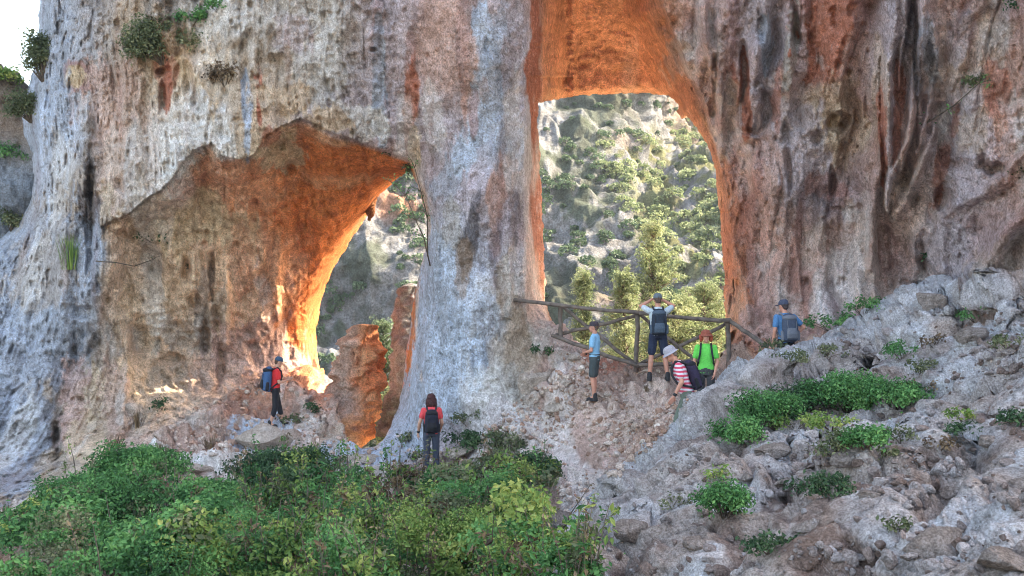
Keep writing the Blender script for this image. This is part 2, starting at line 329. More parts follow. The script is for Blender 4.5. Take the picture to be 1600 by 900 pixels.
def d_main(px, py):
    d = front(px, py)
    # outside the photograph: unseen wall, added to block the sun, goes on up and curves round on the right; the ground goes on towards the viewer
    over = np.maximum(px-1720, 0); d = d-7.5*(1-np.exp(-over/1500))
    d = d+np.maximum(-200-px, 0)*0.004
    lo = np.maximum(py, 960); d = np.where(py > 960, d*510/(lo-450), d)
    X = (px-800)/F*d; Z = (450-py)/F*d
    wob = 7*vn(px*.02, py*.02, 3, 2)+4*vn(px*.06, py*.06, 4, 3)+2*vn(px*.2, py*.2, 4, 1)
    sl = sd_poly(px+wob*.45, py+wob*.45, LIP_L); hl = np.maximum(sd_poly(px, py, HOLE_L), .01)
    a = np.where(sl < 0, .75*ss(0, -46, sl)+.6*ss(-5, -130, sl), 0)*ss(720, 560, py-0.3*(px-400))
    a = a*np.where(px > 640, ss(690, 655, px), 1)
    toh = np.where((px < 640) & (hl > 0), .45*np.exp(-hl/75.0)+.55*np.exp(-hl/22.0), 0)*ss(235, 300, py)*ss(700, 560, py)
    a = a+2.3*toh*(sl < 0)
    a = np.where((px > 630) & (py > 250), 0, a) if False else a
    srr = sd_poly(px+wob*.6, py, LIP_R)
    up = ss(300, 130, py)
    b = np.where(srr < 0, (0.9*ss(0, -10, srr)+0.5*ss(0, -40, srr))*ss(560, 500, py), 0)
    b = b*np.where(px < 1000, up, 1)
    b = b+np.where(srr < 0, 5.2*ss(-260, 160, py)*ss(320, 100, py)*ss(0, -70, srr), 0)
    # pillar flank facing the right arch
    fl = ss(818, 850, px)*ss(900, 880, px)*ss(520, 440, py)*1.6
    d = d+a+b+np.where(py > 120, fl, fl*.7)
    rim = np.minimum(hl, sd_poly(px, py, HOLE_R)); hs = sd_poly(px, py, SKY)
    d = d+0.9*np.exp(-np.maximum(rim, 0)/7.0)*ss(700, 640, py)*np.where(px > 560, ss(555, 530, py) + (px < 840)*(px > 600), 1).clip(0, 1)
    d = d+2.0*np.exp(-np.maximum(hs, 0)/22.0)
    # ---- relief
    Y = d
    gl = sd_poly(px+wob*1.5, py+wob*1.5, GROUNDLINE); g = ss(10, -12, gl)
    pil = ss(640, 668, px)*ss(850, 825, px)*(1-g)
    rw = ss(1040, 1110, px)*(1-g); lw = ss(640, 600, px)*(1-g); alc = ss(0, -20, sl)*lw
    sof = np.clip(ss(0, -14, srr)*(py < 330)+toh*1.4*(sl < 0), 0, 1)
    big = fbm(X*.45, Y*.3, Z*.35, 0, 3)
    mid = fbm(X*1.4, Y*1.2, Z*.9, 3, 4)
    fine = ridge(X*4.2, Y*3, Z*2.6, 1, 4)
    fin2 = fbm(X*13, Y*9, Z*9, 2, 2)
    wx = X+.25*fbm(X*.8, Z*.8, 3, 2, 2)
    flute = -ridge(wx*1.25, Y*.2, Z*.20, 4, 3); fl2 = -ridge(wx*4.0, Y*.4, Z*.45, 5, 2)
    dis = .60*big*(1-pil*.6)*(1-g*.5)+.34*mid*(1-pil*.65)+.17*fine*(1-pil*.4)+.035*fin2
    dis = dis+(.42*flute+.15*fl2)*(rw*1.7+lw*.42*(1-sof)+pil*.16)
    dis = dis+.34*np.exp(-(sl/50)**2)*(sl > 0)*(px < 650)*ss(660, 600, px)*ss(420, 330, py)*ss(120, 190, px)
    dr = sd_poly(px, py, [(1150,-50),(1330,-50),(1320,110),(1290,150),(1240,60)])
    # deep pockets
    pk = ss(.34, .48, fbm(X*1.1+9, Y*.5, Z*.75, 5, 3)); dis = dis-.40*pk*(rw+lw*.7)*(1-sof)
    pk2 = ss(.38, .55, fbm(X*4+9, Y*2, Z*3.2, 2, 2)); dis = dis-.13*pk2*(1-sof*.6)*(1-g)*(1-pil*.7)
    # stony ground
    st = ridge(X*1.9, Y*1.9, Z*2.2, 2, 4); dis = dis*(1-g*.9)
    dis = dis*(1-.45*sof)
    # scalloped ceiling ledges
    dis = dis+sof*.10*ridge(X*.9+Z*.4, Y*1.8, Z*1.2, 3, 3)
    for pts, wd, h in RIBS:
        q, u = sd_line(px+wob*.5, py, pts); wv = wd*(1-.45*u)*(1+.25*vn(py*.04, wd, 0, 2)); dis = dis+h*(1.45 if pts[0][0] > 1050 else 1.0)*np.exp(-(q/wv)**2*1.3)*(1-g)
    for (cx, cy), rx, ry, h in PITS:
        e = np.sqrt(((px-cx+wob*.4)/rx)**2+((py-cy+wob)/ry)**2); dis = dis-h*ss(1.5, .5, e+.25*fine)
    def crack(x, y, z, s, wd): return np.clip(1-np.abs(vn(x, y, z, s)+.35*vn(x*2.3, y*2.3, z*2.3, s+1))/wd, 0, 1)
    dis = dis-(1-g)*(1-sof*.5)*(.09*crack(wx*1.5+7, Y*.3, Z*.16, 0, .06)*(rw+lw*.45)+.07*crack(wx*4+3, Y*.5, Z*.45, 1, .09)*(rw+lw+.35*pil))
    tr = ss(.05, .35, fbm(X*.9+33, Y*.4, Z*.5, 2, 3)); dis = dis+.10*(ridge(X*7, Y*4, Z*5, 3, 2)-.4)*tr*(1-pil*.5)*(1-g)
    dis = dis+.16*rw*np.sqrt(np.clip(cells(wx*2.2, Y*.7, Z*.55, 0)[1]*2.5, 0, 1))*cells(wx*2.2, Y*.7, Z*.55, 0)[2]
    keep = np.where(px < 660, ss(2, 34, np.abs(rim))*.85+.15, ss(0, 9, np.abs(rim))*.7+.3)*ss(0, 26, hs).clip(.12, 1)
    far = ss(-400, -120, py)
    d = d-dis*keep
    return d
PAL = dict(B=(176,186,202),L=(192,205,224),G=(190,186,182),T=(190,174,158),C=(206,186,164),W=(236,236,236),P=(208,178,170),O=(222,166,136),K=(222,200,170),R=(188,126,106),D=(100,96,102),S=(212,192,182),N=(164,136,108),V=(192,182,190))
GRID = ["BBTGGGVPVOOPVRVPV","BBTKTGVPLOOPVPVSS","BLCWCVVVLOOPVCPVP","BTCWKKOVVOORPVSVP","BBTKKPGLVROOPPPVV","BBTKTPLLTROOPPSVV","BTKGPPLLTSSSSSVVV","BTSSTSLVSSSSSVVVV","TTTSTTTTSSSSSSSSS","TTTTTTTTTTTTTTTTT"]
GC = np.array([[lin(PAL[c]) for c in r] for r in GRID])
BLOBS = [ # px,py,rx,ry,angle,colour,strength,noise stretch
 (385,20,70,35,0,'G',.8),(330,120,24,55,15,'K',.9),(262,60,34,26,30,'N',.7),(255,115,22,28,10,'R',.55),(300,190,20,60,8,'W',.9),(286,240,26,70,5,'W',.95),(349,205,14,38,0,'W',1),(352,238,12,18,0,'W',1),(388,180,9,60,0,'B',.95),(386,215,9,40,0,'L',.9),
 (410,160,6,60,0,'R',.85),(256,145,6,40,0,'R',.85),(130,120,26,20,20,'R',.5),(122,122,16,12,0,'K',.9),(140,330,14,120,-3,'D',.7),(133,390,24,60,0,'B',.8),(70,220,40,120,0,'L',.6),(200,220,50,120,-10,'S',.7),(215,340,14,50,0,'C',.8),(180,140,40,70,30,'P',.4),
 (592,110,13,110,0,'B',.85),(500,100,46,60,0,'G',.7),(460,50,40,30,0,'V',.5),(440,150,40,30,0,'C',.8),(570,190,46,24,15,'W',.75),(520,190,34,16,25,'C',.8),(642,160,10,100,2,'R',.85),(650,230,10,40,0,'K',.7),(630,60,20,60,0,'V',.6),(690,80,24,60,0,'P',.6),(735,120,10,90,4,'P',.8),
 (765,90,22,90,-6,'L',1),(790,60,20,60,0,'B',.6),(750,190,24,60,20,'L',.9),(725,240,26,40,30,'L',.9),(700,280,24,40,20,'L',.5),(680,190,18,50,0,'W',.35),(740,180,8,30,5,'R',.4),(800,120,16,120,0,'V',.7),(836,200,10,300,0,'R',1),(838,400,14,120,0,'R',1),(840,450,18,50,0,'O',.35),
 (736,350,13,70,6,'D',.72),(722,420,14,40,8,'N',.5),(700,360,14,60,10,'G',.6),(780,300,20,60,10,'P',.8),(770,380,12,40,0,'P',.45),(800,330,10,50,-5,'D',.35),(676,480,26,90,0,'L',.9),(700,560,60,70,0,'L',.9),(640,640,40,60,20,'L',.9),(760,500,30,60,0,'L',.5),(790,440,30,50,0,'T',.8),(820,540,30,40,0,'T',.5),(790,600,30,30,0,'G',.6),
 (1100,60,40,60,30,'P',.6),(1060,90,24,40,20,'S',.5),(1075,60,22,40,30,'D',.3),(1195,80,16,90,-4,'V',.95),(1195,60,8,60,-4,'B',.7),(1235,80,14,70,5,'G',.8),(1165,150,8,70,0,'R',.8),(1145,170,8,50,0,'R',.6),(1290,60,36,70,5,'R',1),(1275,110,20,30,0,'R',.8),(1215,150,8,70,0,'R',.5),
 (1310,180,50,60,0,'C',.5),(1255,210,30,60,0,'V',.7),(1205,280,40,60,0,'P',.4),(1250,280,34,44,0,'V',.7),(1290,290,30,20,0,'R',.4),(1395,200,10,90,5,'V',.6),(1375,150,12,80,0,'C',.4),(1378,220,5,70,0,'R',.8),(1402,170,6,70,4,'R',.7),(1432,90,10,80,-3,'D',.5),(1455,90,14,60,-5,'B',.6),
 (1500,60,30,50,0,'V',.6),(1555,150,26,50,0,'R',.65),(1590,80,20,60,0,'R',.4),(1565,200,14,30,0,'O',.4),(1475,240,12,80,10,'R',.6),(1520,200,30,40,0,'C',.4),(1160,450,18,110,-8,'O',.8),(1150,480,16,60,0,'C',.35),(1135,300,20,60,-10,'O',.6),(1190,380,24,80,0,'P',.8),(1330,400,60,70,0,'S',.7),(1480,380,40,40,0,'V',.5),(1560,410,50,30,-30,'C',.4),  # tall orange and cream blobs on the right jamb paint in bounced light
 (1210,500,40,40,0,'P',.8),(1300,480,30,60,0,'V',.5),(1170,545,40,20,0,'R',.5),
 (0,450,30,130,0,'B',.8),(60,420,50,60,0,'T',.5),(60,560,60,60,0,'B',.8),(30,690,50,90,20,'B',.8),(90,640,12,100,0,'D',.5),(115,650,24,70,0,'P',.7),(140,690,34,50,0,'K',.5),(170,540,30,40,0,'D',.4),(240,400,34,30,0,'N',.25),(225,370,36,18,0,'N',.45),(230,480,50,60,0,'K',.4),(262,340,40,26,0,'K',.5),(220,330,16,18,0,'N',.6),
 (305,290,30,26,-30,'O',.5),(345,270,40,20,0,'O',.7),(300,350,60,40,-30,'K',.8),(370,350,40,40,-30,'K',.7),(385,310,26,40,20,'O',.5),(440,240,40,34,0,'K',.85),(420,215,14,16,20,'R',.6),(380,400,18,70,0,'O',.5),(410,470,14,50,0,'S',.6),(320,480,14,80,0,'D',.45),(345,500,14,60,0,'T',.6),(285,530,40,40,0,'G',.5),(400,540,60,40,0,'P',.7),(446,560,40,24,0,'P',.9),
 (180,620,24,60,0,'P',.5),(260,600,40,40,0,'T',.6),(330,600,50,40,0,'P',.4),(380,650,50,26,0,'R',.25),(410,625,50,14,0,'O',.4),(405,690,46,26,0,'L',.9),(435,680,40,22,0,'L',.95),(300,730,60,22,0,'W',.7),(240,730,14,16,0,'W',.8),(200,640,20,20,0,'W',.3),(510,690,30,20,0,'T',.6),(560,712,60,14,0,'L',.8),(620,700,50,20,-20,'L',.95),(590,720,40,10,0,'L',.8),
 (780,660,40,40,0,'V',.6),(720,700,50,24,0,'V',.6),(860,640,40,60,0,'P',.5),(880,540,40,26,35,'R',.7),(930,570,40,16,25,'R',.6),(900,680,50,60,0,'P',.45),(990,640,90,40,0,'S',.6),(1060,600,60,20,0,'S',.4),(850,720,40,20,0,'P',.4),(900,760,70,30,0,'R',.22),(820,620,26,30,0,'G',.6)]
def c_main(px, py, V):
    X, Y, Z = V[..., 0], V[..., 1], V[..., 2]
    wx = px+22*fbm(px*.02, py*.009, 1, 1, 4)+8*vn(px*.09, py*.03, 1, 2); wy = py+34*fbm(px*.02, py*.01, 9, 2, 4)+12*vn(px*.09, py*.05, 1, 3)
    gx = np.clip(wx/100, 0, 15.999); gy = np.clip(wy/100, 0, 8.999)
    i = gx.astype(int); j = gy.astype(int); fx = (gx-i)[..., None]; fy = (gy-j)[..., None]; fx = fx*fx*(3-2*fx); fy = fy*fy*(3-2*fy)
    c = (GC[j, i]*(1-fx)+GC[j, i+1]*fx)*(1-fy)+(GC[j+1, i]*(1-fx)+GC[j+1, i+1]*fx)*fy
    gl = sd_poly(wx, wy, GROUNDLINE); sl = sd_poly(px, py, LIP_L); hl = sd_poly(px, py, HOLE_L); sr = sd_poly(px, py, LIP_R)
    dirt = np.array(lin((168, 134, 120)))*(.9+.5*fbm(X*1.2, Y, Z, 3, 4)[..., None])
    g = ss(6, -20, gl)[..., None]
    c = c*(1-g)+(.35*c+.65*dirt)*g
    nz = fbm(X*2.4, Y*1.5, Z*.7, 2, 4); nz2 = fbm(X*5, Y*3, Z*2.0, 3, 4); nz3 = fbm(X*14, Y*8, Z*6, 1, 3)
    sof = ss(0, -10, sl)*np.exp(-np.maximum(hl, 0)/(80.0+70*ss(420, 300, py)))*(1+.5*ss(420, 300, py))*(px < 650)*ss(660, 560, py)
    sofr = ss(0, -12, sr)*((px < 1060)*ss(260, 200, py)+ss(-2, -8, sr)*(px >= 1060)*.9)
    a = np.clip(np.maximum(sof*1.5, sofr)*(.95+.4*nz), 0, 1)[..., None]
    oc = ss(660, 640, px)[..., None]; ora = (lin(PAL['O'])*(1-oc)+lin((226, 142, 92))*oc)*(1+.22*nz[..., None]); ora = ora*(1-ss(.15, .6, nz2)[..., None]*.3)  # stronger orange on the left soffit stands in for weak bounce light
    cav = (ss(0, -14, sl)*.6*(1-g[..., 0]))[..., None]; c = c+(lin((250, 222, 196))-c)*cav  # cave walls paled to make up for the dim light inside
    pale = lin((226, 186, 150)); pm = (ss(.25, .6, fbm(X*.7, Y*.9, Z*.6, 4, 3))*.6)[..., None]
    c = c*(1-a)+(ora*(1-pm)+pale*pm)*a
    for b in BLOBS:
        x0, y0, rx, ry, an, k, s = b
        ca, sa = math.cos(R(an)), math.sin(R(an)); m = (abs(px-x0) < 3.2*(rx+ry)) & (abs(py-y0) < 3.2*(rx+ry))
        if not m.any(): continue
        dx = wx[m]*.6+px[m]*.4-x0; dy = wy[m]*.6+py[m]*.4-y0
        u = (dx*ca+dy*sa)/rx; v = (-dx*sa+dy*ca)/ry
        f = min(1, s*1.15)*ss(1.15, .80, np.sqrt(u*u+v*v)+.75*nz[m]+.55*nz2[m]+.3*nz3[m])[..., None]
        c[m] = c[m]*(1-f)+lin(PAL[k])*f
    # fine grain: dark pits and pale crystals
    spk = vn(X*22, Y*14, Z*17, 0)+.6*vn(X*45, Y*20, Z*36, 3); sm = ss(-.4, .4, fbm(X*1.1, Y*.6, Z*.8, 2, 3))
    c = c*(1-(ss(.32, .75, spk)*.46*(.25+.75*sm))[..., None]*(1-.4*a)); c = c+(.8-c)*(ss(.45, 1.0, -spk)*.30*(.3+.7*sm))[..., None]*(1-a)
    # iron and manganese stains hanging down the face, lichen
    stn = ss(.22, .40, fbm(X*2.6+40, Y*.3, Z*.22, 1, 4))[..., None]*ss(20, -10, -gl)[..., None]
    rt = ss(1080, 1140, px)[..., None]; c = c*(1-stn*(.20+.10*rt)*np.array([.6, .95, 1.0]))
    dk = ss(.26, .42, fbm(X*1.7+80, Y*.3, Z*.3, 5, 4))[..., None]; c = c*(1-dk*.30*np.array([1, .97, .9])*(1-a)*(1-cav*1.5))
    wt = ss(.16, .34, fbm(X*1.2+20, Y*.3, Z*.35, 0, 4))[..., None]; c = c+(lin(PAL['W'])-c)*wt*.50*(1-a*.85)
    red = ss(.18, .34, fbm(X*.8+60, Y*.4, Z*.5, 4, 5))[..., None]*rt*(1-g); c = c+(lin(PAL['R'])-c)*red*.22
    return np.clip(c*1.04, .01, .86)
def post_main(px, py, V):
    gl = sd_poly(px, py, GROUNDLINE); X, Y, Z = V[..., 0], V[..., 1], V[..., 2]
    g = ss(14, -14, gl); m = g*ss(0, 8, np.minimum(np.abs(sd_poly(px, py, HOLE_L)), np.abs(sd_poly(px, py, HOLE_R)))); out = V.copy()
    k = g > 0; n = grid_normals(V)
    path = ss(90, 30, np.hypot((px-930)*.8, (py-700)*1.0)); h = rubble(X[k], Y[k], Z[k], 0, .8)-.12
    out[k] += n[k]*(h*m[k]*(1-.55*path[k]))[:, None]
    return out
M_ROCK = rock_mat('limestone', 1.0, .8, .42)
M_GROUND = rock_mat('stony_soil', 1.6, .7, .1)
pxs = sorted(grow(-120, -2600, 10, 1.4))+spaced(-120, 1700, 1.7)+grow(1700, 7000, 6, 1.25)
pys = sorted(grow(-80, -4200, 6, 1.3))+spaced(-80, 960, 1.7)+grow(960, 3000, 10, 1.3)
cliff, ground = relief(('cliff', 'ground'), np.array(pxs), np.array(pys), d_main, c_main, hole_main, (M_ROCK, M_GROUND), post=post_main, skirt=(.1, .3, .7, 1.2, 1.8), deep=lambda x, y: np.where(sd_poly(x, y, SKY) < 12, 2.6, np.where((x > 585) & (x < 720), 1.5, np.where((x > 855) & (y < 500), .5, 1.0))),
                       split=lambda x, y: sd_poly(x+8*vn(x*.03, y*.03, 1, 1), y, GROUNDLINE) < 0)
tag(cliff, kind='structure'); tag(ground, kind='structure')
def depth(px, py): return float(d_main(np.array([[float(px)]]), np.array([[float(py)]]))[0, 0])
def on_main(px, py, sink=0.0):
    v = PV(px, py, depth(px, py)); v.z -= sink; return v

# ================================================================ the rock slope on the right, nearer
SIL = [(780,930),(840,852),(880,812),(920,782),(960,756),(1000,722),(1030,694),(1060,655),(1085,630),(1110,612),(1150,584),(1200,558),(1225,548),(1250,541),(1290,524),(1340,504),(1380,478),(1410,458),(1440,446),(1480,440),(1530,450),(1570,440),(1600,432),(1700,405),(2600,250)]
SLOPE_HOLE = [(-2000,-900)]+[(-2000,2300),(500,2300),(780,930)]+SIL[1:]+[(7000,-300),(7000,-900)]
T2 = TPS([(780,930,13.5),(850,845,16.5),(920,782,17.2),(1000,722,17.5),(1060,668,17.6),(1110,612,18.2),(1150,584,19.4),(1225,548,21),(1290,524,21),(1380,478,20.4),(1440,446,19.6),(1530,450,18),(1600,432,17),(1720,400,15.5),
 (1720,550,12.6),(1600,550,14.4),(1500,550,15.8),(1400,560,17),(1300,580,17.8),(1200,600,18),(1150,650,16.2),(1250,650,15.8),(1400,640,15),(1550,640,13),(1720,660,10.6),
 (1050,740,15),(950,800,15.4),(1200,740,13.6),(1350,740,12.6),(1500,740,11.6),(1650,740,10),(900,880,13.6),(1000,850,12.8),(1150,850,11.4),(1300,850,10.4),(1450,850,9.6),(1600,850,8.8),(1720,850,8),
 (850,960,11.8),(1000,960,10.6),(1200,960,9.4),(1400,960,8.6),(1600,960,7.6),(1720,960,7)], lam=2e-4)
BOULD = [(1190,465+100,0,0,0)]
def hole_slope(x, y):
    return sd_poly(x+3*vn(x*.05, y*.05, 0, 1), y+4*vn(x*.05, y*.05, 5, 3)+2*vn(x*.15, y*.1, 2, 2), SLOPE_HOLE)
LUMPS = [(1455,470,60,34,.6),(1180,600,50,24,.3),(1500,590,60,30,.3),(1360,720,60,26,.35),(1240,745,50,24,.3),(1380,830,60,44,.5),(1440,870,90,50,.6),(1560,860,80,44,.55),(990,830,50,30,.5),(1200,700,60,20,.25),(1460,720,60,30,.3),(1540,700,60,26,.3),(1090,690,40,24,.2),(1330,690,40,16,.25),(1400,510,60,26,.4),(1510,525,40,16,.35),(1240,560,40,16,.25),(1550,470,50,22,.4)]
def d_slope(px, py):
    cx = np.clip(px, 740, 1720); cy = np.clip(py, 380, 960); d = T2(cx, cy)
    d = d*np.where(px > 1720, np.maximum(1-(px-1720)/9000, .4), 1); lo = np.maximum(py, 960); d = np.where(py > 960, d*(760/(lo-200)), d)
    X = (px-800)/F*d; Y = d; Z = (450-py)/F*d
    dis = .35*fbm(X*.7, Y*.5, Z*.9, 1, 3)
    wob = 10*vn(px*.03, py*.03, 3, 2)
    for x, y, rx, ry, h in LUMPS:
        e = ((px-x+wob)/rx)**2+((py-y+wob*.6)/ry)**2; dis = dis+h*ss(1.2, .3, np.sqrt(e))
    cr = ss(.80, .98, ridge(X*.9+3, Y*.8, Z*1.3, 5, 2)); dis = dis-.22*cr
    h = sd_poly(px, py, SLOPE_HOLE)
    return d-dis*np.minimum(d/17, 1)*(ss(0, 12, h)*.7+.3)+1.2*np.exp(-np.maximum(h, 0)/9)
def post_slope(px, py, V):
    X, Y, Z = V[..., 0], V[..., 1], V[..., 2]; n = grid_normals(V)
    U = X*.8+Z*.6; W = Z*.8-X*.6
    h = slabs(U, Y, W, 1)-.30
    m = .25+.75*ss(0, 26, sd_poly(px, py, SLOPE_HOLE)); k = np.clip(Y/15, .55, 1.2)
    return V+n*(h*m*k)[..., None]
def c_slope(px, py, V):
    X, Y, Z = V[..., 0], V[..., 1], V[..., 2]
    a = lin((186, 174, 170)); gr = lin((204, 207, 215)); br = lin((132, 110, 102)); pk = lin((182, 152, 136))
    n1 = fbm(X*.9, Y*.9, Z*1.1, 1, 4)[..., None]; n2 = fbm(X*2.5, Y*2, Z*3, 4, 4)[..., None]; n3 = fbm(X*.8+9, Y, Z, 5, 3)[..., None]
    c = a+(gr-a)*ss(-.1, .35, n1)+0*n2; c = c+(pk-c)*ss(.1, .5, n3)*.55; c = c+(br-c)*ss(.12, .30, n2)*.75
    h = sd_poly(px, py, SLOPE_HOLE)[..., None]; wh = lin((206, 212, 222)); c = c+(wh-c)*np.exp(-np.maximum(h, 0)/34)*(.75+.4*n2)*(px < 1500)[..., None]
    for x, y, rx, ry, hh in LUMPS:
        e = np.sqrt(((px-x)/rx)**2+((py-y)/ry)**2)[..., None]; c = c+(gr-c)*ss(1.1, .5, e+.4*n2)*.6
    spk = vn(X*20, Y*14, Z*20, 0)+.6*vn(X*44, Y*22, Z*44, 3); c = c*(1-ss(.3, .85, spk)*.45*ss(-.3, .4, n1[..., 0]+.2))[..., None] if False else c*(1-(ss(.3, .85, spk)*.42)[..., None]); c = c+(.78-c)*(ss(.45, 1.0, -spk)*.28)[..., None]
    return np.clip(c*1.04, .01, .86)
M_SLOPE = rock_mat('rough_limestone', 1.7, .9, .15)
pxs2 = spaced(700, 1700, 2.0)+grow(1700, 4200, 8, 1.3); pys2 = spaced(380, 960, 2.0)+grow(960, 2600, 10, 1.3)
pxs2 = sorted(grow(700, -400, 10, 1.4))+pxs2
slope = relief('rocky_terrain', np.array(pxs2), np.array(pys2), d_slope, c_slope, hole_slope, M_SLOPE, post=post_slope, skirt=(.2, .6, 1.2, 2.4, 4.0), skirt_px=-0.001)
tag(slope, kind='structure')
def on_slope(px, py, sink=0.0):
    d = float(d_slope(np.array([[float(px)]]), np.array([[float(py)]]))[0, 0]); v = PV(px, py, d); v.z -= sink; return v
# ================================================================ land behind the arches
def hgrid(name, x0, x1, y0, y1, st, zf, cf, mat):
    xs = np.arange(x0, x1+st, st); ys = np.arange(y0, y1+st, st); X, Y = np.meshgrid(xs, ys); Z = zf(X, Y)
    V = np.stack([X, Y, Z], -1); i = np.arange(X.size).reshape(X.shape)
    Q = np.stack([i[:-1, :-1], i[:-1, 1:], i[1:, 1:], i[1:, :-1]], -1).reshape(-1, 4)
    return link(name, np_mesh(name, V.reshape(-1, 3), Q, cf(X, Y, Z).reshape(-1, 3)), mat)
def z_val(X, Y):
    t = Y-26.0; z0 = -3.15+.24*X-.01*X*X*.3
    return z0-.30*t-.35*ss(0, 4, t)+.35*fbm(X*.5, Y*.5, 0, 1, 4)-.0*t
def c_val(X, Y, Z):
    n = fbm(X*.8, Y*.8, 0, 2, 4)[..., None]; a = lin((214, 196, 170)); b = lin((132, 140, 84))
    return np.clip((a+(b-a)*ss(.15, .5, n)), .02, .8)
valley = hgrid('valley_ground', -40, 60, 26.8, 76, .35, z_val, c_val, M_GROUND); tag(valley, kind='structure')
far = hgrid('terrain', -220, 220, -220, 22, 8.0, lambda X, Y: -5.2-.03*np.abs(Y)+.8*fbm(X*.05, Y*.05, 0, 1, 3), lambda X, Y, Z: np.broadcast_to(lin((176, 160, 138)), X.shape+(3,))*1.0, M_GROUND)
tag(far, kind='structure')
T3 = TPS([(300,760,62),(600,720,60),(900,720,58),(1260,720,56),(300,600,84),(500,600,86),(640,600,86),(860,600,74),(1000,600,66),(1120,600,62),(1300,600,58),
 (300,400,96),(500,400,98),(660,400,98),(850,400,100),(920,400,98),(1000,400,92),(1120,420,84),(1300,420,76),
 (850,300,106),(940,330,104),(960,250,116),(1000,330,108),(1080,330,104),(1130,330,100),(1300,320,96),(300,250,102),(640,250,106),
 (850,170,122),(900,200,120),(960,200,124),(1040,220,138),(1110,250,134),(1300,230,128),(850,100,126),(1000,100,132),(1060,150,150),(1200,120,160),(300,-100,120),(800,-100,135),(1300,-100,185)], lam=1e-3)
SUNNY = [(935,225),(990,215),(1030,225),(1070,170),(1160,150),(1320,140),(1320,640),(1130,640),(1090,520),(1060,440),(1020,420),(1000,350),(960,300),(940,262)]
def d_hill(px, py):
    d = T3(px, py); X = (px-800)/F*d; Z = (450-py)/F*d
    s = ss(20, -30, sd_poly(px, py, SUNNY))
    r = 3.2*fbm(X*.09, d*.05, Z*.06, 1, 4)+1.6*ridge(X*.16, d*.1, Z*.12, 3, 4)+.7*ridge(X*.6, d*.4, Z*.45, 2, 3)+.9*ss(-.1, .5, fbm(X*.9, d*.4, Z*.8, 5, 3))*(.3+s)
    st = 2.4*ridge(X*.04, 3, Z*.14+.3*fbm(X*.05, 0, Z*.05, 1, 2), 4, 2)
    return d-st*.3-1.5*fbm(X*.05, d*.04, Z*.05, 1, 2)
def post_hill(px, py, V):
    X, Y, Z = V[..., 0], V[..., 1], V[..., 2]; n = grid_normals(V); s = ss(20, -30, sd_poly(px, py, SUNNY))
    h = 2.4*ridge(X*.13, Y*.10, Z*.09, 3, 4)+1.5*fbm(X*.22, Y*.2, Z*.2, 1, 4)+.7*ridge(X*.5, Y*.4, Z*.4, 2, 3)
    f, e, r = cells(X*.28, Y*.28, Z*.28, 0); h = h+.9*s*r*(1-f)+.5*np.clip(e*2, 0, 1)*r
    return V+n*h[..., None]
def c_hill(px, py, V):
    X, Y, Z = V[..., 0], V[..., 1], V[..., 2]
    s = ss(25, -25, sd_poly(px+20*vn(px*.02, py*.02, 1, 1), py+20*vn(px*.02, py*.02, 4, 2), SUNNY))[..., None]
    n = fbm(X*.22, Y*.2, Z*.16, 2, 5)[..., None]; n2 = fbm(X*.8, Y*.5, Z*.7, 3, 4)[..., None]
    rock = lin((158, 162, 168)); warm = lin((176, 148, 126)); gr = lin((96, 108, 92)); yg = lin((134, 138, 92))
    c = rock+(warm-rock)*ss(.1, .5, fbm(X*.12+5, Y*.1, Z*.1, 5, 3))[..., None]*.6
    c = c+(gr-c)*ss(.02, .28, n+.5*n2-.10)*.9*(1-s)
    c = c+(yg-c)*ss(-.15, .15, n2+.3*n)*s*.9  # sunlight painted in as yellow-green inside the SUNNY outline
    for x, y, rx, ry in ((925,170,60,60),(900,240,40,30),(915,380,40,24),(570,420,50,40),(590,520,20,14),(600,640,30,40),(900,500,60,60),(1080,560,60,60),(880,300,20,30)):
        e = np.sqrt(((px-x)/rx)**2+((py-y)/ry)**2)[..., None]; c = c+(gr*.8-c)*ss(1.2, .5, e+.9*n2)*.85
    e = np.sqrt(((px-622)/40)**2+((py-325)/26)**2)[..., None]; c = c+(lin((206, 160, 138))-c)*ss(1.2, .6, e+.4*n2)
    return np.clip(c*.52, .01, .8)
M_HILL = rock_mat('far_rock', .22, .6, .3)
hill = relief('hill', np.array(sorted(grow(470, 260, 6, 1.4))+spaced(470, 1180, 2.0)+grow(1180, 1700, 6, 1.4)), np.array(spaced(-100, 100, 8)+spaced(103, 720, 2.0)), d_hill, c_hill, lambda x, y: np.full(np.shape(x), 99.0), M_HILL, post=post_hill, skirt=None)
tag(hill, kind='structure')
# ---- the cliff further left, behind the main face
SKY2 = [(-4000,-9000),(-4000,150),(-300,160),(-60,100),(0,96),(14,112),(30,116),(62,150),(120,140),(200,-9000)]
def d_left(px, py):
    d = 32.6+.002*(py-100)+np.maximum(-px, 0)*.004+2*np.exp(-np.maximum(sd_poly(px, py, SKY2), 0)/20); X = (px-800)/F*d; Z = (450-py)/F*d
    return d-.7*fbm(X*.5, 0, Z*.5, 2, 4)-.25*ridge(X*2, 0, Z*1.1, 3, 4)
def c_left(px, py, V):
    n = fbm(V[..., 0]*.7, 0, V[..., 2]*.6, 2, 4)[..., None]; t = ss(170, 300, py)[..., None]
    a = lin((150, 134, 120)); b = lin((150, 162, 176)); return np.clip((a*(1-t)+b*t)*(1+.7*n), .02, .7)
lc = relief('cliff', np.array(sorted(grow(-60, -1500, 6, 1.4))+spaced(-60, 120, 2.0)), np.array(spaced(60, 500, 2.0)), d_left, c_left, lambda x, y: sd_poly(x+3*vn(x*.1, y*.1, 0, 1), y+4*vn(x*.1, y*.1, 0, 2), SKY2), M_ROCK)
tag(lc, kind='structure')
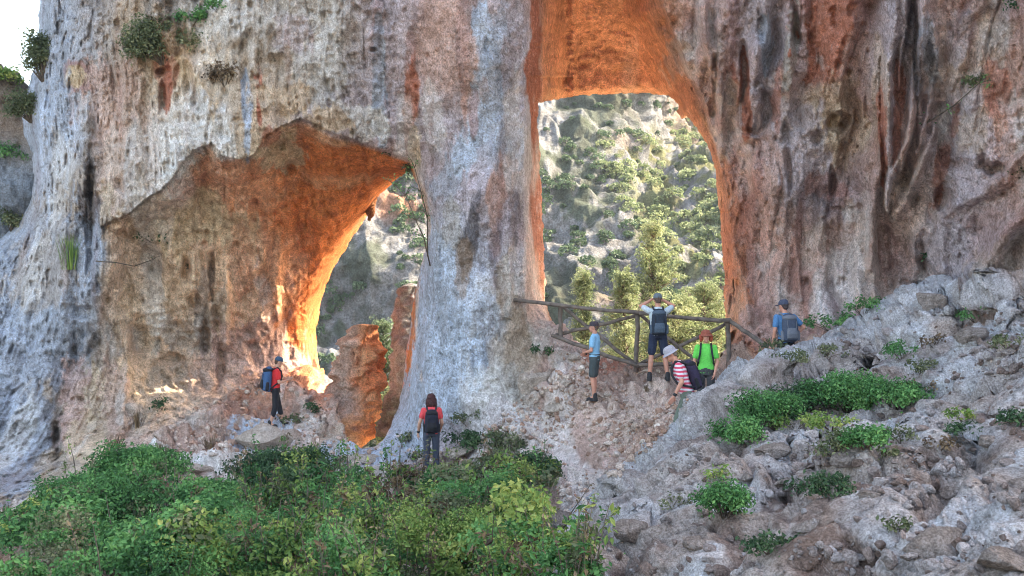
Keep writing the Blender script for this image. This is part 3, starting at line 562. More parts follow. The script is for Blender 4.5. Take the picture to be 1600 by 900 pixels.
# ================================================================ finding a point of the ground or rock seen in a direction
bpy.context.view_layer.update()
def hit(px, py, objs):
    dirv = PV(px, py, 1.0).normalized(); best = None
    for o in objs:
        ok, loc, nor, _ = o.ray_cast(Vector((0, 0, 0)), dirv)
        if ok and (best is None or loc.length < best[0].length): best = (loc.copy(), nor.copy())
    return best
LAND = [cliff, ground, slope]
rnd = random.Random(5); nr = np.random.default_rng(11)
# ---------------------------------------------------------------- rock bodies
def ico(sub):
    bm = bmesh.new(); bmesh.ops.create_icosphere(bm, subdivisions=sub, radius=1); V = np.array([v.co[:] for v in bm.verts]); Fc = np.array([[v.index for v in f.verts] for f in bm.faces]); bm.free(); return V, Fc
ICO5, ICO2, ICO1 = ico(5), ico(3), ico(2)
def stone_shape(base, seed, rough=.35):
    V, Fc = base; o = seed*7.3; k = V.copy()
    for i in range(10):     # chop with random planes: flat faces and edges
        n = nr.normal(size=3); n /= np.linalg.norm(n); h = nr.uniform(.42, .8); d = k@n; k = k-np.outer(np.maximum(d-h, 0), n)*.92
    r = 1+rough*.5*fbm(V[:, 0]*1.5+o, V[:, 1]*1.5, V[:, 2]*1.5, 1, 4)+rough*.25*fbm(V[:, 0]*6+o, V[:, 1]*6, V[:, 2]*6, 2, 3)
    return k*r[:, None], Fc
def rockcol(V, c1, c2, sc=1.0):
    n = ss(-.2, .4, fbm(V[:, 0]*sc+3, V[:, 1]*sc, V[:, 2]*sc, 3, 4))[:, None]; return lin(c1)*(1-n)+lin(c2)*n
def boulder(px, py, w, h, label, sink=.35, c=((158,148,144),(200,202,212))):
    q = hit(px, py, LAND)
    if not q: return
    L = q[0]; s = L.y/F; V, Fc = stone_shape(ICO5, rnd.random()*9)
    V = V*np.array([w*s/2, (w+h)*s/4, h*s/2]); a = R(rnd.uniform(-14, 8)); ca, sa = math.cos(a), math.sin(a)
    V = V@np.array([[ca, 0, -sa], [0, 1, 0], [sa, 0, ca]])
    o = link('boulder', np_mesh('boulder', V, Fc, rockcol(V, c[0], c[1], 1.3)), M_SLOPE); o.location = L+q[1]*(h*s*(.5-sink)*.6); tag(o, label, 'boulder', 'boulders on the rocky slope'); return o
BL = [(1450,858,120,84,'large pale boulder with a shadowed hollow near bottom right corner'),(1570,880,120,70,'smooth light boulder in the very bottom right corner of the slope'),
 (985,828,74,40,'low jagged rock left of the round green bush'),(1100,802,34,26,'small pale stone just left of the round green bush'),(1330,722,70,30,'flat grey rock under the olive shrub patch'),
 (1235,752,50,26,'lavender grey rock left of the two dark tufts'),(1515,524,60,30,'pinkish rock lying right of the upper slope tuft'),(1455,474,80,40,'broad white boulder at the crest of the slope'),
 (1360,775,44,20,'small flat rock right of the dark low tufts'),(1545,690,50,24,'weathered grey block near the right edge below the crest'),(1205,705,70,26,'long low rock below the big green shrub patch'),
 (1260,822,50,22,'half buried rock above the grey green spreading plant'),(1490,770,50,26,'rough block above the large bottom right boulder'),(1590,760,40,34,'dark pitted rock at the right edge of the slope'),
 (1165,748,30,20,'small rock above the round green bush'),(1090,850,50,26,'brownish rock below the round green bush'),(880,815,70,34,'pale jagged rock at the foot of the slope beside the shrubs')]
for b in BL: boulder(*b)
BG = [(240,731,26,20,'small white rock among the shrubs at far left'),(300,735,80,26,'long white rock band above the green shrubs on the left'),(405,690,96,56,'white dome of rock beneath the hiker in black trousers'),(448,688,60,40,'pale rock shoulder right of the hiker on the left'),
 (205,640,44,34,'pale knob of rock beside the dry brown grass tuft'),(720,705,60,26,'low pale rock right of the woman in red'),(805,690,50,34,'crumbly white rock behind the plants at the foot of the pillar'),(560,718,90,18,'low white ledge below the orange rock stub'),
 (885,600,30,18,'small stone on the bank below the fence'),(900,560,24,14,'tiny pale stone on the red bank left of the man in light blue'),(870,640,40,24,'grey stone on the bank below the pillar'),(835,600,56,50,'dark grey block leaning at the right foot of the pillar')]
for b in BG: boulder(*b, sink=.42, c=((196,182,172),(228,232,240)))
# loose stones: past counting
SH = [stone_shape(ICO1, i) for i in range(14)]
def stones(name, poly, n, smin, smax, mat, c1, c2, dens=None):
    P = np.array(poly); x0, y0 = P.min(0); x1, y1 = P.max(0); VV = []; FF = []; CC = []; base = 0; k = 0; tries = 0
    while k < n and tries < n*6:
        tries += 1; px = rnd.uniform(x0, x1); py = rnd.uniform(y0, y1)
        if sd_poly(np.array([px]), np.array([py]), poly)[0] > 0: continue
        if dens and rnd.random() > dens(px, py): continue
        q = hit(px, py, LAND)
        if not q: continue
        s = smin*(smax/smin)**(rnd.random()**1.8); V, Fc = SH[k % 14]; M = np.array(Matrix.Rotation(rnd.uniform(0, 6.28), 3, (rnd.random(), rnd.random(), 1)))
        V = (V*s*np.array([1, .85, .62]))@M+np.array(q[0]+q[1]*s*.12); VV.append(V); FF.append(Fc+base); base += len(V); t = rnd.random(); f = .8+.35*rnd.random()
        CC.append(np.broadcast_to((lin(c1)*(1-t)+lin(c2)*t)*f, V.shape)); k += 1
    o = link(name, np_mesh(name, np.concatenate(VV), np.concatenate(FF), np.concatenate(CC), smooth=False), mat); tag(o, kind='stuff'); return o
SLOPE_POLY = [(880,860),(1000,735),(1080,670),(1150,600),(1250,552),(1400,480),(1600,450),(1600,900),(900,900)]
cl = lambda px, py: float(ss(-.25, .35, fbm(np.array([px*.012]), np.array([py*.02]), 0, 3, 3))[0])*.9+.1
st1 = stones('loose_stones', SLOPE_POLY, 900, .018, .12, M_SLOPE, (140,120,112), (196,192,196), cl); tag(st1, 'loose pale stones scattered over the rocky slope on the right', 'stones')
st2 = stones('scree', [(200,700),(280,650),(390,600),(450,600),(520,620),(560,700),(700,700),(800,640),(860,530),(1000,575),(1120,580),(1000,720),(860,840),(700,740),(400,720)], 2600, .02, .12, M_GROUND, (186,150,132), (222,210,202), cl); tag(st2, 'reddish and pale scree on the bank and path below the arches', 'stones')
# free standing rocks, closed all round
def rock_column(name, rows, d, dep, colf, mat, label, cat, amp=1.0, taper=None):
    """rows (py, left, right) from the top down"""
    rows = np.array(rows, float); n = 110; m = 120; t = np.linspace(rows[0, 0], rows[-1, 0], n); l = np.interp(t, rows[:, 0], rows[:, 1]); r = np.interp(t, rows[:, 0], rows[:, 2])
    th = np.linspace(0, 2*math.pi, m, endpoint=False); X = ((l+r)/2-800)[:, None]/F*d+(r-l)[:, None]/2/F*d*np.sign(np.cos(th))*np.abs(np.cos(th))**.8
    Y = d+((r-l)/2/F*d*dep)[:, None]*np.sin(th); Z = np.broadcast_to(((450-t)/F*d)[:, None], X.shape); cxx = (((l+r)/2-800)/F*d)[:, None]
    nrm = np.stack([X-cxx, Y-d, 0*X], -1); nrm /= np.linalg.norm(nrm, axis=-1, keepdims=True)+1e-6
    h = .34*fbm(X*1.3, Y*1.3, Z*1.7, 1, 4)+.09*(ridge(X*1.5, Y*1.5, Z*2.0, 2, 3)-.4)+.09*ridge(X*4, Y*4, Z*6, 3, 3); cf = cells(X*2.2+h, Y*2.2, Z*2.8+h*2, 0); h = h+.20*cf[2]*np.sqrt(np.clip(cf[1]*3, 0, 1))-.1+.04*fbm(X*9, Y*9, Z*9, 2, 3)
    V = np.stack([X, Y, Z], -1)+nrm*(h*amp)[..., None]; V = V.reshape(-1, 3); V = np.r_[V, [[cxx[0, 0], d, (450-t[0]+2)/F*d]]]
    i = np.arange(n*m).reshape(n, m); j = np.roll(i, -1, 1); Q = np.stack([i[:-1], i[1:], j[1:], j[:-1]], -1).reshape(-1, 4)
    T = np.stack([i[0], j[0], np.full(m, n*m), np.full(m, n*m)], -1)
    bm_q = np.concatenate([Q]); me = np_mesh(name, V, bm_q, colf(V)); bm = bmesh.new(); bm.from_mesh(me); bm.verts.ensure_lookup_table()
    for a, b in zip(i[0], j[0]):
        f = bm.faces.new((bm.verts[a], bm.verts[b], bm.verts[n*m])); f.smooth = True
    bmesh.ops.recalc_face_normals(bm, faces=bm.faces); bm.to_mesh(me); bm.free(); o = link(name, me, mat); tag(o, label, cat); return o
def stub_col(V):
    t = ss(-4.35, -3.85, V[:, 0]+.25*fbm(V[:, 0]*2, V[:, 1]*2, V[:, 2]*2, 1, 3))[:, None]; n = ss(-.3, .5, fbm(V[:, 0]*2, V[:, 1]*2, V[:, 2]*2.5, 3, 4))[:, None]
    return (lin((214,190,178))*(1-n)+lin((178,142,122))*n)*(1-t)+(lin((240,176,134))*(1-n)+lin((218,134,92))*n)*t
stub = rock_column('rock_stub', [(508,556,576),(513,549,582),(522,547,586),(532,538,586),(540,528,592),(550,526,598),(575,522,598),(588,518,608),(603,514,606),(616,508,594),(640,500,596),(664,490,588),(690,478,574),(720,470,560),(740,466,556)],
    30.7, .6, stub_col, M_ROCK, 'broken stub of orange and pinkish rock standing in the left arch', 'rock stub', 1.0)
pin = rock_column('rock_pinnacle', [(444,636,646),(450,630,654),(470,622,662),(520,614,662),(560,608,655),(600,604,652),(680,596,650)], 34, .8,
    lambda V: rockcol(V, (104,104,106), (146,148,154), 1.2), M_ROCK, 'slim grey brown pinnacle just behind the left edge of the pillar', 'rock pinnacle', .8)
stal = rock_column('stalactite', [(236,566,592),(262,568,588),(290,567,588),(320,568,586),(338,571,583),(345,575,580)], 30.6, .9, lambda V: rockcol(V, (150,104,76), (176,140,110), 2), M_ROCK,
    'brown hanging stalactite under the roof of the left arch', 'stalactite', .35)
# ================================================================ leaves
def leaves(cent, out, size, flat=.5, aspect=.5, seed=0):
    """one folded leaf for each centre: four corners"""
    n = len(cent); g = np.random.default_rng(seed+n); nrm = out*flat+g.normal(size=(n, 3))*.6+np.array([0, -.15, .35]); nrm /= np.linalg.norm(nrm, axis=1, keepdims=True)
    a = np.cross(nrm, g.normal(size=(n, 3))); a /= np.linalg.norm(a, axis=1, keepdims=True)+1e-9; b = np.cross(nrm, a)
    s = (size*g.uniform(.6, 1.35, n))[:, None]
    V = np.stack([cent-a*s*.5, cent+b*s*aspect*.5+nrm*s*.10, cent+a*s*.5-nrm*s*.12, cent-b*s*aspect*.5+nrm*s*.10], 1).reshape(-1, 3)
    return V, np.arange(4*n).reshape(n, 4)
def blobpts(c, r, n, g, squash=.8, shell=.45):
    v = g.normal(size=(n, 3)); v /= np.linalg.norm(v, axis=1, keepdims=True); v[:, 2] = np.where(v[:, 2] < -.35, -v[:, 2], v[:, 2])
    rr = (shell+(1-shell)*g.random(n)**.6); rr = rr*(1+.28*vn(v[:, 0]*2+c[0]*3, v[:, 1]*2+c[1], v[:, 2]*2+c[2], 1)); return np.array(c)+v*(rr*r)[:, None]*np.array([1, 1, squash]), v
M_GREEN = leaf_mat('green_leaves', (.022,.07,.024), (.075,.22,.07), (.20,.40,.13), .9)
M_LIGHT = leaf_mat('yellow_green_leaves', (.05,.10,.022), (.17,.28,.07), (.42,.45,.14), 1.3)
M_OLIVE = leaf_mat('olive_leaves', (.04,.055,.026), (.12,.15,.075), (.27,.27,.15), 1.3)
M_BROWN = leaf_mat('dry_leaves', (.035,.022,.014), (.13,.085,.05), (.30,.22,.13), 1.5, .1)
M_DARKG = leaf_mat('dark_leaves', (.016,.038,.018), (.05,.11,.05), (.12,.20,.09), 1.1)
M_FARG = leaf_mat('far_leaves', (.04,.07,.04), (.08,.13,.07), (.14,.20,.11), .4)  # shade put into the darker green of the far scrub
M_SUNG = leaf_mat('sunlit_leaves', (.07,.10,.05), (.19,.24,.12), (.38,.42,.25), .8, .45)  # sunlight put into the brighter yellow-green of far trees and scrub
M_BARK = flat_mat('bark', (.11, .085, .065), .95, .5, 14, .4)
def tube(pts, rad, n=6):
    """tapered round tube through points"""
    V = []; Fc = []; pts = [Vector(p) for p in pts]
    for i, p in enumerate(pts):
        d = (pts[min(i+1, len(pts)-1)]-pts[max(i-1, 0)]).normalized(); a = d.orthogonal().normalized() if i == 0 else (a-d*a.dot(d)).normalized(); b = d.cross(a)
        for k in range(n): V.append(p+(a*math.cos(6.2832*k/n)+b*math.sin(6.2832*k/n))*rad[i])
    for i in range(len(pts)-1):
        for k in range(n): Fc.append((i*n+k, i*n+(k+1) % n, (i+1)*n+(k+1) % n, (i+1)*n+k))
    c0 = len(V); V.append(pts[0]); V.append(pts[-1])
    for k in range(n): Fc.append((c0, (k+1) % n, k, k)); m = (len(pts)-1)*n; Fc.append((c0+1, m+k, m+(k+1) % n, m+(k+1) % n))
    return [tuple(v) for v in V], Fc
def multi_tube(name, tubes, mat, parent=None):
    V = []; Fc = []
    for t in tubes:
        v, f = t; b = len(V); V += v; Fc += [tuple(dict.fromkeys(i+b for i in q)) for q in f]
    me = bpy.data.meshes.new(name); me.from_pydata(V, [], Fc); me.polygons.foreach_set('use_smooth', [True]*len(me.polygons)); me.update(); return link(name, me, mat, parent)
def shrub(px, py, w, h, mat, label, kind='shrub', n=None, leaf=.05, lumps=None, objs=None, dens=1.0, group=None, at=None, depth_f=.8):
    """w, h: size in photo pixels at its place; foliage and stems"""
    q = hit(px, py, objs or LAND) if at is None else (Vector(at), Vector((0, -1, 0)))
    if not q: print('no ground for', label); return
    L = q[0]; s = L.y/F; W = w*s; H = h*s; root = empty(kind, L); tag(root, label, 'plant' if kind == 'plant' else ('grass' if kind == 'grass_tuft' else 'shrub'), group)
    g = np.random.default_rng(int(px*7+py)); k = lumps or max(4, int(w*h/260)); leaf = max(leaf*1.5, 5.0*s)
    cs = []; vs = []; tubes = []
    for i in range(k):
        a = g.uniform(0, 6.28); rr = math.sqrt(g.random()); x = math.cos(a)*rr*W*.50; y = math.sin(a)*rr*W*.50*depth_f; top = math.sqrt(max(0, 1-rr*rr*.85)); z = H*(.15+.5*g.random()*top)
        r = min(W, H*1.3)*g.uniform(.12, .34)+leaf*.6; m = int(dens*g.uniform(.6, 1.2)*44*(r/leaf)**2*.28)+10; p, v = blobpts((x, y, z), r, m, g, .9, .15); p = p+g.normal(size=p.shape)*leaf*.55; cs.append(p); vs.append(v)
        tubes.append(tube([(x*.1, y*.1+.02, -.04), (x*.5, y*.5, z*.5), (x, y, z+r*.3)], [max(.006, H*.02), max(.005, H*.013), .003], 5))
    cs = np.concatenate(cs); vs = np.concatenate(vs); cs[:, 2] = np.maximum(cs[:, 2], -.03)
    V, Fc = leaves(cs, vs, leaf, aspect=.55, seed=int(px)); link('foliage', np_mesh('foliage', V, Fc, smooth=False), mat, root); multi_tube('stem', tubes, M_BARK, root); return root
def tuft(px, py, w, h, mat, label, n=70, objs=None, group=None, kind='grass_tuft'):
    q = hit(px, py, objs or LAND)
    if not q: print('no ground for', label); return
    L = q[0]; s = L.y/F; W = w*s; H = h*s; g = np.random.default_rng(int(px+py)); V = []; Fc = []
    for i in range(n):
        a = g.uniform(0, 6.28); r = g.random()*W*.25; b = np.array([math.cos(a)*r, math.sin(a)*r, -.02]); t = b+np.array([math.cos(a)*W*.4*g.random(), math.sin(a)*W*.4*g.random(), H*g.uniform(.5, 1.1)]); m = (b+t)/2+np.array([0, 0, H*.12]); sd = np.array([-math.sin(a), math.cos(a), 0])*max(.006, .5*s); k = len(V)
        V += [b-sd, b+sd, m+sd*.8, m-sd*.8, t, t]; Fc += [(k, k+1, k+2, k+3), (k+3, k+2, k+4, k+5)]
    o = link(kind, np_mesh(kind, V, Fc, smooth=False), mat); o.location = L; tag(o, label, 'grass' if kind == 'grass_tuft' else 'plant', group); return o
# ---- the green thicket at the bottom left (past counting) with single shrubs standing out of it
THICK = [(0,812),(60,780),(110,752),(150,735),(190,716),(235,712),(262,735),(300,768),(340,775),(365,745),(420,722),(480,712),(520,735),(580,750),(640,735),(700,752),(730,716),(800,718),(868,716),(872,750),(840,785),(846,815),(870,842),(910,858),(930,890),(950,960),(0,960)]
def thicket():
    g = np.random.default_rng(3); A = {0: [], 1: [], 2: [], 3: []}
    P = np.array(THICK); k = 0
    while k < 900:
        px = g.uniform(-60, 1010); py = g.uniform(712, 985); sd = sd_poly(np.array([max(px, 3)]), np.array([min(py, 955)]), THICK)[0]
        if sd > -4: continue
        y = py+10; q = hit(px, min(y, 958), LAND); k += 1
        if not q: continue
        L = q[0]; d = L.y; r = min(.12+.36*g.random()**2.0, (-sd+12)/F*d*.9); nz = float(vn(px*.012, py*.02, 0, 3)); n2 = float(vn(px*.05, py*.06, 4, 2))
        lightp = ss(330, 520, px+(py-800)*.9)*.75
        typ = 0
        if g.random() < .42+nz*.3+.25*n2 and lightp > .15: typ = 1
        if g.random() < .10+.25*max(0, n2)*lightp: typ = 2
        for x, yy, rx, ry in ((640,790,70,30),(760,765,30,24),(600,815,26,16),(690,840,10,30),(460,780,12,12),(250,760,14,10)):
            if ((px-x)/rx)**2+((py-yy)/ry)**2 < 1 and g.random() < .75: typ = 3
        if px < 90 and py < 860 and g.random() < .5: typ = 1
        if typ == 3: r *= .6
        zz = r*.2+.38*max(0, float(vn(px*.022, py*.04, 7, 1))+.45)*min(1, (-sd)/45)+.16*g.random(); leaf = float(np.clip(6.0*d/F, .055, .085))*g.uniform(.65, 1.7); m = int(34*(r/leaf)**2*.32)+16
        p, v = blobpts((L.x, L.y, L.z+zz), r, m, g, .8, .3); A[typ].append((p, v, leaf))
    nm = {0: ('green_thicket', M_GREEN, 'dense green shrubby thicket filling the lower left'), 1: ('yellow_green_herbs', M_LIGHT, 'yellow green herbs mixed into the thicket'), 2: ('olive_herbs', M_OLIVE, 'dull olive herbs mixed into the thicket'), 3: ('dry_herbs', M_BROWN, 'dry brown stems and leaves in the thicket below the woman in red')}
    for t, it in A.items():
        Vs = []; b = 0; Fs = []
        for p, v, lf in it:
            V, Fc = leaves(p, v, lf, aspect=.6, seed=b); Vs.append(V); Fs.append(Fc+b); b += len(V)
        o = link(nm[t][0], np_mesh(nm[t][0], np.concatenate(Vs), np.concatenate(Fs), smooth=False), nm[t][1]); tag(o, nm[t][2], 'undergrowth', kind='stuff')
thicket()
def sprays(n, seed):
    """upright leafy stalks rising out of the thicket, each a plant of its own"""
    g = np.random.default_rng(seed); kinds = [(M_LIGHT, 'yellow green'), (M_GREEN, 'green'), (M_BROWN, 'dry brown'), (M_OLIVE, 'olive')]; k = 0; V2 = {0: [], 1: [], 2: [], 3: []}; T = []
    while k < n:
        px = g.uniform(380, 960) if g.random() < .75 else g.uniform(10, 960); py = g.uniform(745, 955)
        if sd_poly(np.array([px]), np.array([py]), THICK)[0] > -6: continue
        q = hit(px, py, LAND); k += 1
        if not q: continue
        L = np.array(q[0]); H = g.uniform(.45, 1.0); ln = g.normal(size=2)*.18; t = int(g.choice([0, 0, 1, 1, 2, 2, 3])); m = 26; f = g.random(m)**.7
        T.append((L, L+np.array([ln[0]*.4, ln[1]*.4, H*.55]), L+np.array([ln[0], ln[1], H])))
        p = L+np.outer(f, [ln[0], ln[1], H])+g.normal(size=(m, 3))*np.array([.07, .07, .03])*(1.25-f)[:, None]*1.6; V2[t].append(leaves(p, np.zeros((m, 3))+[0, -.3, .4], float(g.uniform(.05, .11)), aspect=.42, seed=k)[0])
    for t, it in V2.items():
        V = np.concatenate(it); o = link('tall_herbs', np_mesh('tall_herbs', V, np.arange(len(V)).reshape(-1, 4), smooth=False), kinds[t][0]); tag(o, 'tall %s stalks rising out of the thicket' % kinds[t][1], 'undergrowth', kind='stuff')
    o = multi_tube('bare_stalks', [tube(a, (.011, .008, .004), 4) for a in T], M_BARK); tag(o, 'thin bare stalks in the thicket', 'undergrowth', kind='stuff')
sprays(420, 4)
G1 = 'shrubs in the thicket'; G2 = 'plants on the rocky slope'; G3 = 'plants growing on the cliff'
for a in [(215,752,130,70,M_GREEN,'rounded deep green shrub, leftmost big one in the thicket'),(120,800,120,70,M_GREEN,'green shrub at the left border of the thicket'),(440,752,150,60,M_DARKG,'dark green shrub below the hiker on the left'),
          (330,800,120,60,M_GREEN,'broad green shrub in the middle of the left thicket'),(700,810,70,50,M_LIGHT,'pale yellow green bush just below the woman in red'),(840,750,70,50,M_DARKG,'dark green leafy shrub at the right end of the thicket beside the path'),
          (560,860,130,60,M_LIGHT,'yellow green bush at the bottom centre left'),(60,840,70,60,M_LIGHT,'blurry yellow green bush in the left corner'),(760,860,110,60,M_GREEN,'fresh green bush at the bottom centre'),(270,870,150,80,M_GREEN,'large bright green bush at the bottom edge on the left')]:
    shrub(*a, group=G1, leaf=.042, objs=[ground])
for a in [(1150,692,70,46,M_GREEN,'lowest shrub of the big green patch, at its left tip'),(1215,668,90,60,M_GREEN,'green shrub with mixed leaves left of the middle of the big patch'),(1265,640,80,50,M_DARKG,'dark green shrub at the upper left of the big patch'),
          (1325,642,110,62,M_GREEN,'widest green shrub in the middle of the big patch'),(1400,636,90,50,M_GREEN,'bright green shrub at the right tip of the big patch'),(1245,668,50,24,M_LIGHT,'yellow leaved plant inside the big green patch'),(1300,668,90,22,M_LIGHT,'low light green fringe under the big green patch'),
          (1135,808,62,60,M_GREEN,'round ball shaped green bush alone on the lower slope'),(1120,748,40,22,M_LIGHT,'small light green plant above the round bush'),(1510,686,54,30,M_DARKG,'bluish green cushion shrub on the right of the slope'),(1508,656,44,18,M_LIGHT,'bright green tuft right above the bluish cushion shrub'),
          (1355,700,60,40,M_GREEN,'green shrub on the rock edge below the big patch'),(1305,712,60,40,M_OLIVE,'olive spiky shrub below the big green patch'),(1302,776,54,36,M_DARKG,'dark tuft, the larger of two on the lower slope'),(1250,772,28,24,M_DARKG,'dark tuft, the smaller of two on the lower slope'),
          (1205,862,66,30,M_DARKG,'grey green spreading plant near the bottom edge'),(1410,560,44,24,M_GREEN,'green clump on the crest right of the big patch'),(1238,570,50,24,M_OLIVE,'olive clump just below the man with the blue cap'),(1290,556,56,18,M_OLIVE,'low olive plant right of the one below the blue cap man'),
          (1525,500,54,26,M_GREEN,'bright green plant beside the pinkish rock near the top right'),(1440,582,48,24,M_OLIVE,'dull grassy clump right of the crest clump'),(1300,515,80,26,M_GREEN,'green plant strip at the foot of the right wall, lower half'),(1350,492,66,26,M_GREEN,'green plant strip at the foot of the right wall, upper half'),
          (1210,548,50,16,M_OLIVE,'thin herbs in front of the man with the blue cap'),(1410,690,34,22,M_OLIVE,'small grey olive tuft right of the green rock edge shrub'),(1385,712,44,18,M_OLIVE,'low yellowish olive plant beside pebbles'),(1590,664,40,26,M_DARKG,'dark plant at the right border of the slope'),(1470,700,34,16,M_BROWN,'reddish brown dry plant left of the bluish cushion'),
          (1050,790,60,18,M_OLIVE,'flat olive plant left of the round bush'),(1575,540,56,18,M_OLIVE,'low plant under the right wall at the border'),(1460,540,40,20,M_BROWN,'dry brown plant near the crest of the slope'),(1400,830,30,20,M_OLIVE,'small olive tuft above the large boulder'),(1440,612,60,16,M_BROWN,'dry twigs at the right end of the big patch')]:
    b = list(a); b[2] *= 1.22; b[3] *= 1.12; shrub(*b, group=G2, leaf=.030, objs=[slope, cliff])
for a in [(785,712,56,56,M_OLIVE,'olive bush at the foot of the pillar right of the woman'),(730,664,44,26,M_OLIVE,'thin plant clinging low on the pillar above the woman'),(735,700,60,36,M_DARKG,'dull green plant directly right of the woman in red'),(848,552,34,14,M_DARKG,'tiny dark green cushion on the bank below the fence start'),
          (488,645,18,20,M_DARKG,'small green cushion on the left of the orange rock stub'),(455,662,34,16,M_OLIVE,'mossy plant at the right foot of the hiker on the left'),(660,720,34,24,M_OLIVE,'grey green herbs left of the woman in red'),(640,690,30,16,M_OLIVE,'faint herbs on the pale foot of the pillar')]:
    shrub(*a, group='small plants at the foot of the arches', leaf=.03)
for a in [(255,70,110,80,M_OLIVE,'large dark bush hanging on the cliff at top left'),(300,26,44,36,M_GREEN,'bright green bush on the cliff at the very top left'),(340,8,40,24,M_GREEN,'green bush touching the top edge'),(352,112,50,60,M_BROWN,'brown dry bush on the ledge at the upper left'),
          (18,345,56,46,M_OLIVE,'brownish olive bush on the left border'),(68,90,66,100,M_OLIVE,'tall dull bush on the left skyline, topmost'),(50,165,64,70,M_OLIVE,'dull bush on the left skyline, below the topmost'),(240,370,60,22,M_DARKG,'moss hanging under the lip of the left cave'),(292,412,30,18,M_DARKG,'moss patch in the left cave right of the hanging moss'),
          (1530,128,36,26,M_OLIVE,'small dark plant on the right wall near the top'),(1450,402,22,12,M_DARKG,'tiny plant low on the right wall'),(1594,262,26,40,M_DARKG,'green plant on the right border'),(1592,8,36,20,M_DARKG,'dark plant in the top right corner'),(252,632,20,24,M_DARKG,'small green plant at the foot of the left wall'),(610,232,26,24,M_OLIVE,'tuft on the lip of the left arch near its apex'),(645,262,22,24,M_OLIVE,'tuft at the apex of the left arch')]:
    q = hit(a[0], a[1], [cliff, lc])
    shrub(a[0], a[1]+a[3]*.35, *a[2:], group=G3, leaf=.045, objs=[cliff, lc, ground], depth_f=.4)
shrub(20, 132, 60, 34, M_LIGHT, 'sunlit yellow green bush on the far left skyline', group=G3, objs=[lc], leaf=.07)
shrub(6, 245, 30, 30, M_GREEN, 'green bush on the shaded left cliff, upper', group=G3, objs=[lc], leaf=.06)
shrub(38, 250, 26, 20, M_GREEN, 'green bush on the shaded left cliff, right beside the main face', group=G3, objs=[lc, cliff], leaf=.06)
for a in [(110,420,60,60,M_LIGHT,'yellow green spray of leaves on the left wall',90),(215,668,40,30,M_BROWN,'dry brown grass at the foot of the left wall, upper',60),(250,720,44,40,M_BROWN,'reddish dry grass above the white rock',70),(180,700,50,24,M_BROWN,'ochre dry grass at the left end of the bank',60),(330,700,50,24,M_BROWN,'dry grass on the bank above the white rock band',60),
          (690,860,24,56,M_BROWN,'upright dry brown stalk below the woman in red',40),(1010,610,20,12,M_BROWN,'dry grass wisp at the feet of the man by the fence',30)]:
    tuft(a[0], a[1], a[2], a[3], a[4], a[5], a[6], group='grass tufts')
def vine(pts, label, mat=M_GREEN, group=None, branches=3, seed=1, lf=.05, nl=70):
    g = random.Random(seed); P = [];
    for px, py, off in pts:
        q = hit(px, py, LAND); v = PV(px, py, (q[0].y if q else 26)-off); P.append(v)
    root = empty('plant', P[0]); tag(root, label, 'plant', group); tb = [tube([p-P[0] for p in P], [.018*(1-.7*i/len(P)) for i in range(len(P))])]; cs = []
    for i in range(1, len(P)):
        for k in range(branches):
            a = P[i]-P[0]; d = Vector((g.uniform(-1, 1), g.uniform(-.8, .1), g.uniform(-.3, 1)))*.32; tb.append(tube([a, a+d*.5+Vector((0, 0, .03)), a+d], [.009, .006, .003], 5)); cs += [a+d*g.uniform(.4, 1.1)+Vector((g.gauss(0, .05), g.gauss(0, .05), g.gauss(0, .05))) for _ in range(max(1, nl//(branches*len(P))))]
    multi_tube('stem', tb, M_BARK, root); cs = np.array([c[:] for c in cs]); V, Fc = leaves(cs, np.zeros_like(cs)+[0, -1, 0], lf, seed=seed); link('foliage', np_mesh('foliage', V, Fc, smooth=False), mat, root)
vine([(672,415,.1),(662,370,.4),(650,345,.6),(634,305,.6),(618,290,.6)], 'leaning bare branched sapling on the left edge of the pillar', branches=6, seed=3, nl=150, lf=.06)
vine([(668,400,.1),(668,340,.3),(658,300,.35),(648,262,.3)], 'thin upright stem growing along the pillar beside the sapling', branches=4, seed=5, nl=90, lf=.06)
vine([(1440,195,.1),(1455,188,.2),(1490,165,.2),(1530,130,.2)], 'trailing green creeper on the right wall', branches=2, seed=8, lf=.07, group=G3)
vine([(150,408,.1),(180,410,.3),(210,416,.35),(240,405,.3)], 'thin bare twig sticking out of the left wall', branches=2, seed=9, nl=6, group=G3)
